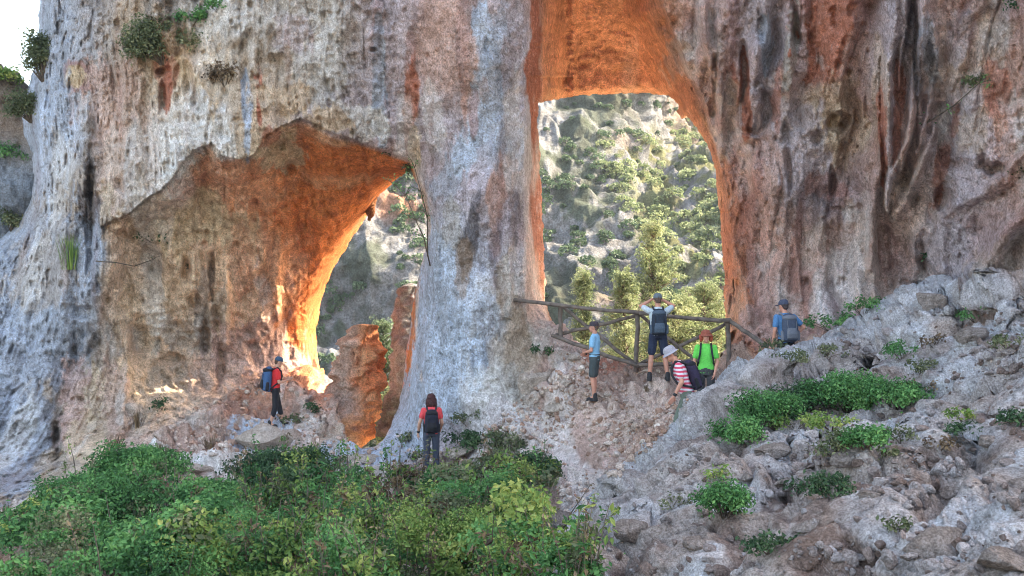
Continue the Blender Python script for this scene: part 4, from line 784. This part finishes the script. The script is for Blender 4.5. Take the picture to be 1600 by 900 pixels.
# ---- trees in the valley behind the right arch
def conifer(px, ptop, d, w, label, mat=M_SUNG, seed=1, group='trees behind the right arch', shape=1.0):
    x = (px-800)/F*d; zt = (450-ptop)/F*d; zb = float(z_val(np.array([x]), np.array([d]))[0])-.3; H = zt-zb; W = w/F*d; g = np.random.default_rng(seed)
    root = empty('pine_tree' if shape > .5 else 'broadleaf_tree', (x, d, zb)); tag(root, label, 'tree', group)
    tb = [tube([(0, 0, 0), (.1, 0, H*.4), (0, 0, H*.97)], [.22, .14, .02], 8)]; C_ = []; O_ = []
    for i in range(150):
        t = g.uniform(.30, 1.0); z = H*t; L = W*.5*((1-t)/.7)**(.95*shape)*g.uniform(.35, 1.25) if shape > .5 else W*.5*math.sqrt(max(0.02, 1-((t-.65)/.37)**2))*g.uniform(.5, 1.1)
        a = g.uniform(0, 6.28); dx, dy = math.cos(a), math.sin(a); up = .30*L*g.uniform(.4, 1.5); tb.append(tube([(0, 0, z-.2), (dx*L*.5, dy*L*.5, z-.1+up*.4), (dx*L, dy*L, z+up)], [.045, .025, .008], 4))
        for k in range(int(6+L*5)):
            f = g.uniform(.35, 1.08); r = .10+.14*g.random(); p, v = blobpts((dx*L*f+g.normal()*.16, dy*L*f+g.normal()*.16, z+up*f*f+g.normal()*.12), r, 16, g, 1.0, .1); C_.append(p); O_.append(v)
    C_ = np.concatenate(C_); O_ = np.concatenate(O_); V, Fc = leaves(C_, O_+np.array([0, 0, .4]), .13, aspect=.30, seed=seed); link('crown', np_mesh('crown', V, Fc, smooth=False), mat, root); multi_tube('trunk', tb, M_BARK, root)
conifer(1020, 346, 45, 230, 'tallest pointed pine in the middle of the right arch', seed=1)
conifer(912, 424, 46, 66, 'slim pointed pine left in the right arch behind the fence', seed=2)
conifer(975, 430, 43, 120, 'rounded pale pine left of the tallest one', seed=3, shape=.75)
conifer(1100, 452, 47, 110, 'low round sunlit tree at the right side of the right arch', seed=4, shape=.4)
conifer(1050, 470, 41, 110, 'bushy tree behind the man at the fence', seed=5, shape=.4)
conifer(600, 505, 42, 60, 'dark green tree behind the orange rock stub', mat=M_FARG, seed=6, shape=.4, group='trees behind the left arch')
conifer(622, 610, 36, 60, 'sunlit shrubby tree low in the gap between stub and pillar', seed=7, shape=.4, group='trees behind the left arch')
# ---- scrub over the far hillside
def scrub(name, mat, n, test, rmin, rmax, seed, label):
    g = np.random.default_rng(seed); Vs = []; Fs = []; b = 0; k = 0; t = 0
    while k < n and t < n*8:
        t += 1; px = g.uniform(480, 1150); py = g.uniform(120, 640)
        if hole_main(np.array([px]), np.array([py]))[0] > 12: continue
        s = sd_poly(np.array([px]), np.array([py]), SUNNY)[0] < 0
        if not test(px, py, s, g): continue
        q = hit(px, py, [hill])
        if not q: continue
        r = g.uniform(rmin, rmax)*(1 if s else .8); p, v = blobpts(q[0]+Vector((0, 0, r*.1)), r, int(70+60*r), g, .75, .55); V, Fc = leaves(p, v, .34*(.6+r*.4), aspect=.6, seed=k); Vs.append(V); Fs.append(Fc+b); b += len(V); k += 1
    o = link(name, np_mesh(name, np.concatenate(Vs), np.concatenate(Fs), smooth=False), mat); tag(o, label, 'scrub', kind='stuff')
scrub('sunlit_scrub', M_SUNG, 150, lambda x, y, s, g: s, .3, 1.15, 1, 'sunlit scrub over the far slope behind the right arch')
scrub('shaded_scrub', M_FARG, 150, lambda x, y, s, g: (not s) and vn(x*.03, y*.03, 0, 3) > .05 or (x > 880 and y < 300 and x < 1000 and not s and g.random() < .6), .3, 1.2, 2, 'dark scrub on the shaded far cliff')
# ================================================================ fence of round poles
M_POLE = flat_mat('weathered_pole', (.135, .105, .09), .9, .4, 9, .3)
FD = lambda px: float(np.interp(px, (780, 870, 997, 1137, 1200), (25.6, 25.4, 24.6, 24.3, 23.7)))
def pole(name, p, r, parent, ext=0):
    a = PV(p[0], p[1], FD(p[0])+(p[4] if len(p) > 4 else 0)); b = PV(p[2], p[3], FD(p[2])+(p[4] if len(p) > 4 else 0)); g = random.Random(int(p[0]+p[1])); k = 9; pts = []; rr = []
    for i in range(k):
        t = i/(k-1); v = a.lerp(b, t)+Vector((g.gauss(0, .008), g.gauss(0, .008), g.gauss(0, .008)-.02*math.sin(t*3.14)*(abs(b.x-a.x) > 1))); pts.append(v-parent.location); rr.append(r*(1+g.gauss(0, .06)))
    return multi_tube(name, [tube(pts, rr, 10)], M_POLE, parent)
fence = empty('wooden_fence', PV(997, 575, FD(997))); tag(fence, 'rustic fence of round wooden poles with crossed braces in the right arch', 'fence')
for p in [(875,474,876,530),(997,487,994,580),(1137,497,1138,572)]: pole('post', p, .052, fence)
for p in [(788,467,1003,489,-.09),(998,489,1142,501,-.09),(1138,500,1200,542,-.09),(862,523,998,572,-.1),(994,572,1085,562,-.1)]: pole('rail', p, .044, fence)
for p in [(877,477,994,570,.09),(868,523,1002,491,.1),(1000,491,1092,566,.09),(994,571,1140,503,.1)]: pole('brace', p, .038, fence)
# ================================================================ people
def mesh_from(prims, name, voxel, smooth=2, wr=0.0, wsc=14, seed=0):
    V = []; Fc = []
    for pr in prims:
        if pr[0] == 'cap':
            _, p0, p1, r0, r1 = pr[:5]; p0 = np.array(p0, float); p1 = np.array(p1, float); ax = p1-p0; L = np.linalg.norm(ax)+1e-9; ax /= L; t = np.array([0, 1, 0]) if abs(ax[1]) < .9 else np.array([1, 0, 0]); u = np.cross(ax, t); u /= np.linalg.norm(u); v = np.cross(ax, u)
            fl = pr[5] if len(pr) > 5 else 1.0; m = 14; rings = [(p0-ax*r0*math.sin(a), r0*math.cos(a)) for a in (1.2, .8, .4, 0)]+[(p1+ax*r1*math.sin(a), r1*math.cos(a)) for a in (0, .4, .8, 1.2)]
            e = (p0-ax*r0, p1+ax*r1)
        elif pr[0] == 'loft':
            rings = [(np.array(c, float), (rx, ry)) for c, rx, ry in pr[1]]; u = np.array([1., 0, 0]); v = np.array([0, 1., 0]); m = 18; e = (rings[0][0]-np.array([0, 0, .004]), rings[-1][0]+np.array([0, 0, .004])); fl = 1
            if len(pr) > 2: u = np.array(pr[2], float); v = np.array(pr[3], float)
        elif pr[0] == 'ell':
            _, c, rad = pr[:3]; M = np.array(pr[3]) if len(pr) > 3 else np.eye(3); c = np.array(c, float); b = len(V); iv, ifc = ICO2; V += list((iv*np.array(rad))@M.T+c); Fc += [tuple(f+b) for f in ifc]; continue
        b = len(V); a = np.linspace(0, 2*math.pi, m, endpoint=False)
        for c, r in rings:
            rx, ry = r if isinstance(r, tuple) else (r, r*fl); V += [c+u*math.cos(t)*rx+v*math.sin(t)*ry for t in a]
        n = len(rings)
        for i in range(n-1):
            for k in range(m): Fc.append((b+i*m+k, b+i*m+(k+1) % m, b+(i+1)*m+(k+1) % m, b+(i+1)*m+k))
        V += [e[0], e[1]]
        for k in range(m): Fc.append((len(V)-2, b+(k+1) % m, b+k)); Fc.append((len(V)-1, b+(n-1)*m+k, b+(n-1)*m+(k+1) % m))
    me = bpy.data.meshes.new(name); me.from_pydata([tuple(v) for v in V], [], Fc); bm = bmesh.new(); bm.from_mesh(me)
    # each closed piece gets outward normals
    bmesh.ops.recalc_face_normals(bm, faces=bm.faces); bm.to_mesh(me); bm.free()
    o = bpy.data.objects.new('tmp', me); C.objects.link(o); rm = o.modifiers.new('r', 'REMESH'); rm.mode = 'VOXEL'; rm.voxel_size = voxel; rm.use_smooth_shade = True
    if smooth: sm = o.modifiers.new('s', 'SMOOTH'); sm.factor = .5; sm.iterations = smooth
    dg = bpy.context.evaluated_depsgraph_get(); out = bpy.data.meshes.new_from_object(o.evaluated_get(dg)); out.name = name; bpy.data.objects.remove(o); bpy.data.meshes.remove(me)
    if wr:
        n = len(out.vertices); c = np.empty(n*3, np.float32); out.vertices.foreach_get('co', c); c = c.reshape(-1, 3); nn = np.empty(n*3, np.float32); out.vertices.foreach_get('normal', nn); nn = nn.reshape(-1, 3)
        h = ridge(c[:, 0]*wsc, c[:, 1]*wsc, c[:, 2]*wsc*1.3+c[:, 0]*8, seed, 2)-.4; c += nn*(h*wr)[:, None]; out.vertices.foreach_set('co', c.ravel())
    out.polygons.foreach_set('use_smooth', [True]*len(out.polygons)); out.update(); return out
SKIN = flat_mat('skin', (.50, .27, .19), .55, .1, 20, .02)
SKIN_RED = flat_mat('sunburnt_skin', (.52, .24, .17), .55, .12, 20, .02)
EYEW = flat_mat('eye_white', (.7, .68, .65), .3, .02, 5, 0); EYED = flat_mat('eye_dark', (.02, .015, .012), .3, .1, 5, 0)
LIP = flat_mat('lip', (.40, .14, .12), .5, .1, 20, 0)
BOOT = flat_mat('boot_black', (.022, .021, .024), .8, .4, 40, .2); BOOT_T = flat_mat('boot_tan', (.30, .25, .18), .85, .3, 40, .2)
def cloth(name, c, n=.18): return flat_mat(name, c, .92, n, 55, .25)
def hand(w, d, pn, side, curl=.5):
    """palm, four fingers of unequal length and a thumb leaving the palm's side"""
    d = Vector(d).normalized(); pn = Vector(pn); pn = (pn-d*pn.dot(d)).normalized(); sx = d.cross(pn)*side; w = Vector(w); pr = [('cap', w, w+d*.03, .026, .028)]; pc = w+d*.055
    for i in range(4):
        off = sx*(.030-.020*i); base = w+d*.085+off; L = (.036, .040, .037, .029)[i]; pr.append(('cap', w+d*.02+off*.7, base, .0125, .0115)); q = base; dd = d
        for k, f in enumerate((1.0, .72, .55)):
            dd = (dd+pn*curl*(.35+.2*k)).normalized(); q2 = q+dd*L*f; pr.append(('cap', q, q2, .0098-.0008*k, .0092-.0008*k)); q = q2
    b = w+d*.03+sx*.028; m = b+(sx*.7+d*.75+pn*.25).normalized()*.042; pr.append(('cap', b, m, .0135, .0115)); pr.append(('cap', m, m+(sx*.25+d*.85+pn*.5).normalized()*.032, .011, .0095)); return pr
def person(px, py_feet, d, height, face, P, label, foot_at=None):
    """face: heading in degrees, 0 looks away from the viewer, 90 to the left, -90 to the right"""
    k = height/1.75; loc = PV(px, py_feet, d) if foot_at is None else foot_at; lean = R(P.get('lean', 0)); fem = P.get('fem', 0)
    hip = Vector((0, 0, .94)); Rl = Matrix.Rotation(-lean, 3, 'X')
    def up(x, y, z): return hip+Rl@(Vector((x, y, z))-hip)
    sw = .178-.02*fem
    J = dict(neck=up(0, -.005, 1.47), shC=up(0, -.01, 1.40), ch=up(0, 0, 1.27), wa=up(0, 0, 1.10), pe=Vector((0, 0, .96)))
    sh = {s: up(s*sw, -.01, 1.405) for s in (-1, 1)}
    el = {-1: P['arms'][0][0], 1: P['arms'][1][0]}; wrp = {-1: P['arms'][0][1], 1: P['arms'][1][1]}
    el = {s: up(*el[s]) for s in el}; wrp = {s: up(*wrp[s]) for s in wrp}
    leg = P.get('legs', (((-.10, .02, .50), (-.11, 0, .085)), ((.10, .02, .50), (.11, 0, .085)))); kn = {-1: Vector(leg[0][0]), 1: Vector(leg[1][0])}; an = {-1: Vector(leg[0][1]), 1: Vector(leg[1][1])}; hp = {s: Vector((s*.088, 0, .92)) for s in (-1, 1)}
    hy, hpch = P.get('head', (0, 0)); HR = Matrix.Rotation(R(hy), 3, 'Z')@Matrix.Rotation(-R(hpch)-lean*.4, 3, 'X'); HC = J['neck']+Rl@Vector((0, .015, .06))+HR@Vector((0, .012, .095))
    H = lambda x, y, z: HC+HR@Vector((x, y, z)); HM = HR
    B = [('ell', H(0, -.005, .02), (.074, .093, .10), HM), ('ell', H(0, .03, -.055), (.054, .062, .058), HM), ('cap', H(0, .085, .005), H(0, .104, -.022), .010, .014), ('ell', H(0, .070, -.098), (.022, .018, .016), HM),
         ('ell', H(-.077, -.005, -.01), (.010, .020, .032), HM), ('ell', H(.077, -.005, -.01), (.010, .020, .032), HM), ('cap', H(-.035, .078, .026), H(.035, .078, .026), .012, .012), ('ell', H(0, .083, -.055), (.022, .012, .010), HM),
         ('cap', J['neck']-Rl@Vector((0, 0, .06)), HC+HR@Vector((0, -.015, -.03)), .056-.006*fem, .052-.006*fem), ('ell', H(.03, .062, -.02), (.024, .02, .02), HM), ('ell', H(-.03, .062, -.02), (.024, .02, .02), HM)]
    Lt = lambda z, rx, ry, y=0: (up(0, y, z), rx, ry); ux = (1, 0, 0); vy = tuple(Rl@Vector((0, 1, 0)))
    tor = [Lt(.90, .13, .095), Lt(.97, .155+.01*fem, .105), Lt(1.08, .128-.012*fem, .088), Lt(1.2, .145, .10), Lt(1.32, .165, .105, -.005), Lt(1.40, .15, .08, -.01), Lt(1.455, .075, .058, -.01)]
    B.append(('loft', tor, ux, vy))
    for s in (-1, 1):
        B += [('cap', sh[s], el[s], .046, .037), ('cap', el[s], el[s].lerp(wrp[s], .35), .039, .037), ('cap', el[s].lerp(wrp[s], .35), wrp[s], .037, .024), ('cap', hp[s], kn[s], .083, .052), ('cap', kn[s], kn[s].lerp(an[s], .33)+Vector((0, -.012, 0)), .05, .053), ('cap', kn[s].lerp(an[s], .33)+Vector((0, -.012, 0)), an[s], .052, .034)]
        hd = P['hands'][0 if s < 0 else 1] if 'hands' in P else None
        dr = Rl@Vector(hd[0]) if hd else (wrp[s]-el[s]); B += hand(wrp[s], dr, Rl@Vector(hd[1]) if hd else (-s, .3, 0), -s if not hd else hd[2], .5)
        B.append(('cap', an[s], an[s]+Vector((0, .12, -.04)), .035, .03))
    body = link('person', mesh_from(B, 'person', .0085, 2), P.get('skin', SKIN)); body.location = loc; body.rotation_euler = (0, 0, R(face)); body.scale = (k, k, k); tag(body, label, 'person', None)
    def kid(name, prims, mat, vox=.011, sm=2, wr=.004, label=None):
        o = link(name, mesh_from(prims, name, vox, sm, wr, seed=int(px) % 5), mat, body)
        if label: o['label'] = label
        return o
    # shirt
    sl = P.get('sleeve', .62); g = .016
    ST = [Lt(.90+P.get('hem', 0), .165+.012*fem, .118), Lt(1.0, .162+.01*fem, .116), Lt(1.09, .148, .106), Lt(1.2, .162, .118), Lt(1.32, .182, .124, -.005), Lt(1.405, .172, .098, -.01), Lt(1.46, .095, .075, -.01), Lt(1.485, .068, .064, -.008)]
    SP = [('loft', ST, ux, vy)]
    for s in (-1, 1): SP += [('cap', sh[s], sh[s].lerp(el[s], sl), .064, .060), ('cap', up(s*.12, -.01, 1.39), sh[s], .062, .062)]
    kid('shirt', SP, P['shirt'])
    lw = P.get('lower', 'shorts'); LP = [('loft', [(Vector((0, 0, .86)), .155, .112), (Vector((0, 0, .95)), .168+.01*fem, .122), ((up(0, 0, 1.03)), .150, .112)])]
    for s in (-1, 1):
        if lw == 'shorts': LP.append(('cap', hp[s]+Vector((0, 0, -.02)), hp[s].lerp(kn[s], .80), .094, .084))
        elif lw == 'three_quarter': LP += [('cap', hp[s], kn[s], .092, .070), ('cap', kn[s], kn[s].lerp(an[s], .45), .070, .064)]
        else: LP += [('cap', hp[s], kn[s], .092, .070), ('cap', kn[s], kn[s].lerp(an[s], .93), .070, .062)]
    kid({'shorts': 'shorts', 'three_quarter': 'trousers', 'trousers': 'trousers'}[lw], LP, P['low_mat'], wr=.007)
    if lw == 'shorts': kid('belt', [('loft', [(up(0, 0, 1.005), .160, .119), (up(0, 0, 1.035), .158, .117)], ux, vy)], BOOT, .008, 1, 0)
    for s in (-1, 1):
        a = an[s]; dz = -a.z+.085; kid('shoe', [('cap', a+Vector((0, -.02, .055)), a+Vector((0, -.02, -.01)), .048, .05), ('cap', a+Vector((0, -.035, -.042)), a+Vector((0, .13, -.050)), .045, .040), ('ell', a+Vector((0, .09, -.04)), (.048, .085, .04)), ('loft', [(a+Vector((0, .05, -.088)), .048, .135), (a+Vector((0, .05, -.066)), .050, .138)])], P.get('shoes', BOOT), .008, 1, 0)
    for s in (-1, 1):
        e = link('eye', mesh_from([('ell', H(s*.032, .080, .004), (.012, .010, .0085), HM)], 'eye', .003, 0), EYED, body)
    link('mouth', mesh_from([('cap', H(-.018, .088, -.056), H(.018, .088, -.056), .005, .005)], 'mouth', .003, 0), LIP, body)
    hr = P.get('hair')
    if hr:
        hm = flat_mat('hair', hr[1], .75, .5, 60, .5)
        if hr[0] == 'short': HP = [('ell', H(0, -.022, .034), (.080, .088, .092), HM), ('ell', H(0, -.05, -.02), (.066, .05, .06), HM)]
        elif hr[0] == 'bob': HP = [('ell', H(0, -.02, .035), (.098, .105, .105), HM), ('ell', H(0, -.05, -.06), (.105, .07, .11), HM), ('ell', H(-.085, -.01, -.06), (.035, .06, .10), HM), ('ell', H(.085, -.01, -.06), (.035, .06, .10), HM)]
        else: HP = [('ell', H(0, -.02, .045), (.10, .105, .095), HM), ('ell', H(-.095, -.01, -.03), (.045, .06, .08), HM), ('ell', H(.095, -.01, -.03), (.045, .06, .08), HM)]
        link('hair', mesh_from(HP, 'hair', .007, 1, .010, 26, 2), hm, body)
    ht = P.get('hat')
    if ht:
        dome = [('loft', [(H(0, -.006, .030), .092, .108), (H(0, -.006, .07), .090, .106), (H(0, -.008, .105), .080, .093), (H(0, -.01, .132), .052, .062)], tuple(HR@Vector((1, 0, 0))), tuple(HR@Vector((0, 1, 0))))]
        if ht[0] == 'cap': dome += [('ell', H(0, .125, .034), (.068, .075, .009), HM)]
        if ht[0] == 'bucket': dome += [('loft', [(H(0, 0, .004), .130, .150), (H(0, 0, .032), .096, .112)], tuple(HR@Vector((1, 0, 0))), tuple(HR@Vector((0, 1, 0))))]
        link('hat', mesh_from(dome, 'hat', .0055, 1, .002), ht[1], body)
    if P.get('watch'):
        s = P['watch']; v = wrp[s]; u = (el[s]-v).normalized(); link('watch', mesh_from([('cap', v+u*.02, v+u*.04, .031, .031)], 'watch', .005, 1), BOOT, body)
    bp = P.get('pack')
    if bp:
        m1, m2, m3 = bp; M = Matrix.LocRotScale(loc, Matrix.Rotation(R(face), 3, 'Z'), (k, k, k)); 
        sc = P.get('pack_size', 1.0); T = lambda x, y, z: up(x*sc, -.12-.0+y*sc, 1.19+z*sc)
        pk = link('backpack', mesh_from([('loft', [(T(0, -.05, -.25), .10*sc, .055*sc), (T(0, -.08, -.22), .145*sc, .095*sc), (T(0, -.085, -.05), .15*sc, .10*sc), (T(0, -.075, .12), .14*sc, .09*sc), (T(0, -.055, .22), .105*sc, .065*sc), (T(0, -.05, .245), .06*sc, .035*sc)], ux, vy)], 'backpack', .009, 3, .006), m1)
        pk.matrix_world = M; tag(pk, P['pack_label'], 'backpack', 'backpacks carried by the walkers')
        pc = link('pocket', mesh_from([('loft', [(T(0, -.16, -.20), .10*sc, .03*sc), (T(0, -.175, -.12), .105*sc, .04*sc), (T(0, -.165, -.02), .09*sc, .03*sc)], ux, vy)], 'pocket', .008, 2), m2, pk)
        for s in (-1, 1):
            link('side_pocket', mesh_from([('cap', T(s*.145, -.08, -.2), T(s*.15, -.08, -.08), .035*sc, .03*sc)], 'side_pocket', .008, 2), m2, pk)
            pts = [T(s*.07, -.02, .20), up(s*.095, -.085, 1.44), up(s*.10, .01, 1.485), up(s*.105, .105, 1.40), up(s*.12, .135, 1.28), up(s*.15, .10, 1.14), up(s*.165, -.02, 1.06), T(s*.10, -.02, -.2)]
            link('shoulder_strap', mesh_from([('cap', pts[i], pts[i+1], .020, .020) for i in range(len(pts)-1)], 'shoulder_strap', .008, 1), m3, pk)
            link('seam', mesh_from([('cap', T(s*.075, -.178, -.1), T(s*.085, -.165, .1), .006, .006)], 'seam', .004, 0), m3, pk)
        link('top_flap', mesh_from([('ell', T(0, -.075, .17), (.135*sc, .10*sc, .06*sc))], 'top_flap', .008, 2), m2, pk)
    return body
def stripes(name, a, b, f):
    m, t, bs = nodemat(name); tc = N(t, 'ShaderNodeTexCoord'); sx = N(t, 'ShaderNodeSeparateXYZ'); t.links.new(tc.outputs['Object'], sx.inputs[0]); mu = N(t, 'ShaderNodeMath', operation='MULTIPLY'); mu.inputs[1].default_value = f
    nz = N(t, 'ShaderNodeTexNoise', Scale=6.0); t.links.new(tc.outputs['Object'], nz.inputs[0]); ad = N(t, 'ShaderNodeMath', operation='MULTIPLY_ADD'); ad.inputs[1].default_value = .5; t.links.new(nz.outputs[0], ad.inputs[0])
    t.links.new(sx.outputs[2], mu.inputs[0]); t.links.new(mu.outputs[0], ad.inputs[2]); fr = N(t, 'ShaderNodeMath', operation='FRACT'); t.links.new(ad.outputs[0], fr.inputs[0]); gt = N(t, 'ShaderNodeMath', operation='GREATER_THAN'); gt.inputs[1].default_value = .52; t.links.new(fr.outputs[0], gt.inputs[0])
    mx = N(t, 'ShaderNodeMix', data_type='RGBA'); mx.inputs[6].default_value = (*a, 1); mx.inputs[7].default_value = (*b, 1); t.links.new(gt.outputs[0], mx.inputs[0]); t.links.new(mx.outputs[2], bs.inputs['Base Color']); bs.inputs['Roughness'].default_value = .9; return m
NAVY = cloth('navy_cloth', (.016, .024, .055)); BLACKC = cloth('black_cloth', (.012, .012, .017)); GREYB = cloth('blue_grey_cloth', (.06, .09, .13)); STRAP = cloth('strap', (.02, .02, .026)); GREYC = cloth('grey_cloth', (.13, .14, .17))
def feet(px, py, objs=LAND, up=0.0):
    q = hit(px, py, objs); v = q[0].copy(); v.z += up; return v
RELAX = (((-.235, -.02, 1.12), (-.255, .07, .88)), ((.235, -.02, 1.12), (.255, .07, .88)))
# hiker on the white rock, left
person(433, 668, 29, 1.72, -72, dict(lean=4, arms=(((-.21, .06, 1.13), (-.10, .27, 1.20)), ((.22, .06, 1.12), (.10, .28, 1.19))), hands=(((.2, .8, .3), (.8, 0, .3), -1), ((-.2, .8, .3), (-.8, 0, .3), 1)), legs=(((-.10, .10, .52), (-.10, .20, .10)), ((.10, -.01, .50), (.11, -.13, .085))), head=(-6, 14),
    shirt=cloth('red_shirt', (.62, .025, .03)), lower='three_quarter', low_mat=BLACKC, hat=('cap', cloth('blue_cap', (.03, .07, .13))), hair=('short', (.10, .05, .03)), pack=(cloth('blue_pack', (.035, .09, .20)), BLACKC, STRAP), pack_size=1.25, pack_label='blue and black backpack on the hiker in red at the left'),
    'person in red top and black cropped trousers on the white rock, facing right', feet(430, 667))
# woman in red, from behind
person(675, 742, 24.7, 1.72, 6, dict(fem=1, arms=(((-.25, -.03, 1.14), (-.275, .06, .92)), ((.225, .0, 1.13), (.19, .14, .96))), head=(-8, 4), shirt=cloth('coral_shirt', (.70, .07, .08)), lower='trousers', low_mat=cloth('dark_jeans', (.045, .055, .085)), shoes=BOOT_T, hair=('bob', (.055, .014, .014)), sleeve=.5,
    pack=(cloth('black_pack', (.012, .013, .028)), BLACKC, STRAP), pack_size=1.0, pack_label='black backpack on the woman with dark bobbed hair', watch=-1), 'person with bobbed dark hair, coral shirt and jeans among the shrubs', feet(674, 744))
# man in light blue, sideways
person(929, 627, 24, 1.62, 72, dict(arms=(((-.215, .02, 1.12), (-.06, .22, 1.06)), ((.215, .02, 1.12), (.05, .24, 1.02))), hands=(((.8, .5, -.1), (0, -.6, .3), 1), ((-.8, .4, -.1), (0, -.6, .3), -1)), head=(8, -2), shirt=cloth('light_blue_shirt', (.20, .42, .62)), low_mat=cloth('slate_shorts', (.05, .065, .07)), hat=('cap', cloth('dark_cap', (.045, .035, .045))), hair=('short', (.10, .06, .04)),
    legs=(((-.085, .03, .50), (-.085, -.01, .085)), ((.085, .03, .50), (.085, .03, .085))), skin=SKIN_RED, watch=1), 'person in light blue shirt, dark shorts and peaked cap standing sideways below the fence', feet(929, 626))
# man at the fence looking out
person(1028, 598, 24, 1.80, 0, dict(arms=(((-.33, .10, 1.50), (-.10, .17, 1.63)), ((.33, .10, 1.50), (.10, .17, 1.63))), hands=(((.5, .4, .25), (.6, .2, -.3), 1), ((-.5, .4, .25), (-.6, .2, -.3), -1)), legs=(((-.13, .03, .50), (-.17, 0, .085)), ((.14, .03, .50), (.19, -.02, .085))), head=(0, 8), shirt=cloth('white_shirt', (.45, .52, .58)), low_mat=NAVY,
    hat=('cap', cloth('grey_cap', (.11, .14, .17))), hair=('short', (.12, .07, .05)), pack=(cloth('night_blue_pack', (.015, .026, .045)), GREYB, STRAP), pack_size=1.05, pack_label='dark blue grey backpack on the man at the fence', skin=SKIN_RED), 'person in white shirt and navy shorts at the fence, hands raised to the face', feet(1028, 595))
# striped shirt, walking left behind the crest
person(1078, 716, 18.6, 1.76, 84, dict(lean=20, arms=(((-.24, .03, 1.15), (-.22, .22, .98)), ((.23, -.06, 1.14), (.22, .02, .92))), head=(4, 22), shirt=stripes('striped_cloth', (.62, .07, .13), (.66, .60, .66), 15.5), lower='trousers', low_mat=cloth('olive_trousers', (.12, .145, .115)), hat=('bucket', cloth('pale_hat', (.34, .32, .37))), hair=('short', (.2, .15, .12)),
    legs=(((-.10, .16, .52), (-.10, .20, .10)), ((.10, -.02, .50), (.10, -.22, .10))), skin=SKIN_RED, pack=(cloth('indigo_pack', (.028, .02, .05)), BLACKC, STRAP), pack_size=1.0, pack_label='dark indigo backpack on the man in the striped shirt', watch=-1), 'person in red and white striped shirt and pale hat behind the rock crest', PV(1074, 704, 18.8))
# green shirt, facing the viewer
person(1103, 658, 22, 1.62, 172, dict(fem=1, arms=(((-.22, .03, 1.12), (-.17, .14, .92)), ((.23, .0, 1.12), (.20, .12, .90))), head=(4, -2), shirt=cloth('green_shirt', (.10, .55, .09)), lower='trousers', low_mat=cloth('dark_trousers', (.05, .05, .055)), hair=('wide', (.33, .06, .03)), hat=('bucket', cloth('rust_hat', (.26, .07, .045))), skin=SKIN_RED, pack=(BLACKC, BLACKC, STRAP), pack_size=.9, pack_label='black backpack on the person in the green shirt'),
    'person in bright green shirt with rust red hat facing the viewer', feet(1103, 654, [ground]))
# blue shirt beyond the crest
person(1228, 604, 22.6, 1.68, 12, dict(lean=6, arms=(((-.235, -.03, 1.15), (-.24, .06, .93)), ((.36, -.06, 1.20), (.17, .06, 1.02))), hands=(((.1, .3, -1), (1, 0, 0), -1), ((-.9, .3, -.2), (0, .2, -1), -1)), head=(24, 4), shirt=cloth('blue_shirt', (.06, .18, .36)), lower='trousers', low_mat=BLACKC, hat=('cap', cloth('slate_cap', (.05, .06, .10))), hair=('short', (.06, .04, .04)), pack=(cloth('slate_pack', (.045, .06, .095)), GREYC, GREYC), pack_size=1.1, pack_label='slate blue backpack on the man in the blue shirt', skin=SKIN_RED),
    'person in blue shirt and dark cap beyond the crest, hand on hip', feet(1228, 608, [ground]))
# ================================================================ air
bm = bmesh.new(); bmesh.ops.create_cube(bm, size=1)
me = bpy.data.meshes.new('haze')
for v in bm.verts: v.co = Vector((v.co.x*460, v.co.y*460, v.co.z*170+40))
bm.to_mesh(me); bm.free()
mh = bpy.data.materials.new('haze'); mh.use_nodes = True; th = mh.node_tree; th.nodes.clear()
pv = th.nodes.new('ShaderNodeVolumePrincipled'); pv.inputs['Density'].default_value = .0003; pv.inputs['Color'].default_value = (.66, .82, 1, 1)
oh = th.nodes.new('ShaderNodeOutputMaterial'); th.links.new(pv.outputs[0], oh.inputs['Volume'])
hz = link('haze', me, mh); tag(hz, 'thin bluish haze over the valley behind the arches', 'haze', kind='stuff')
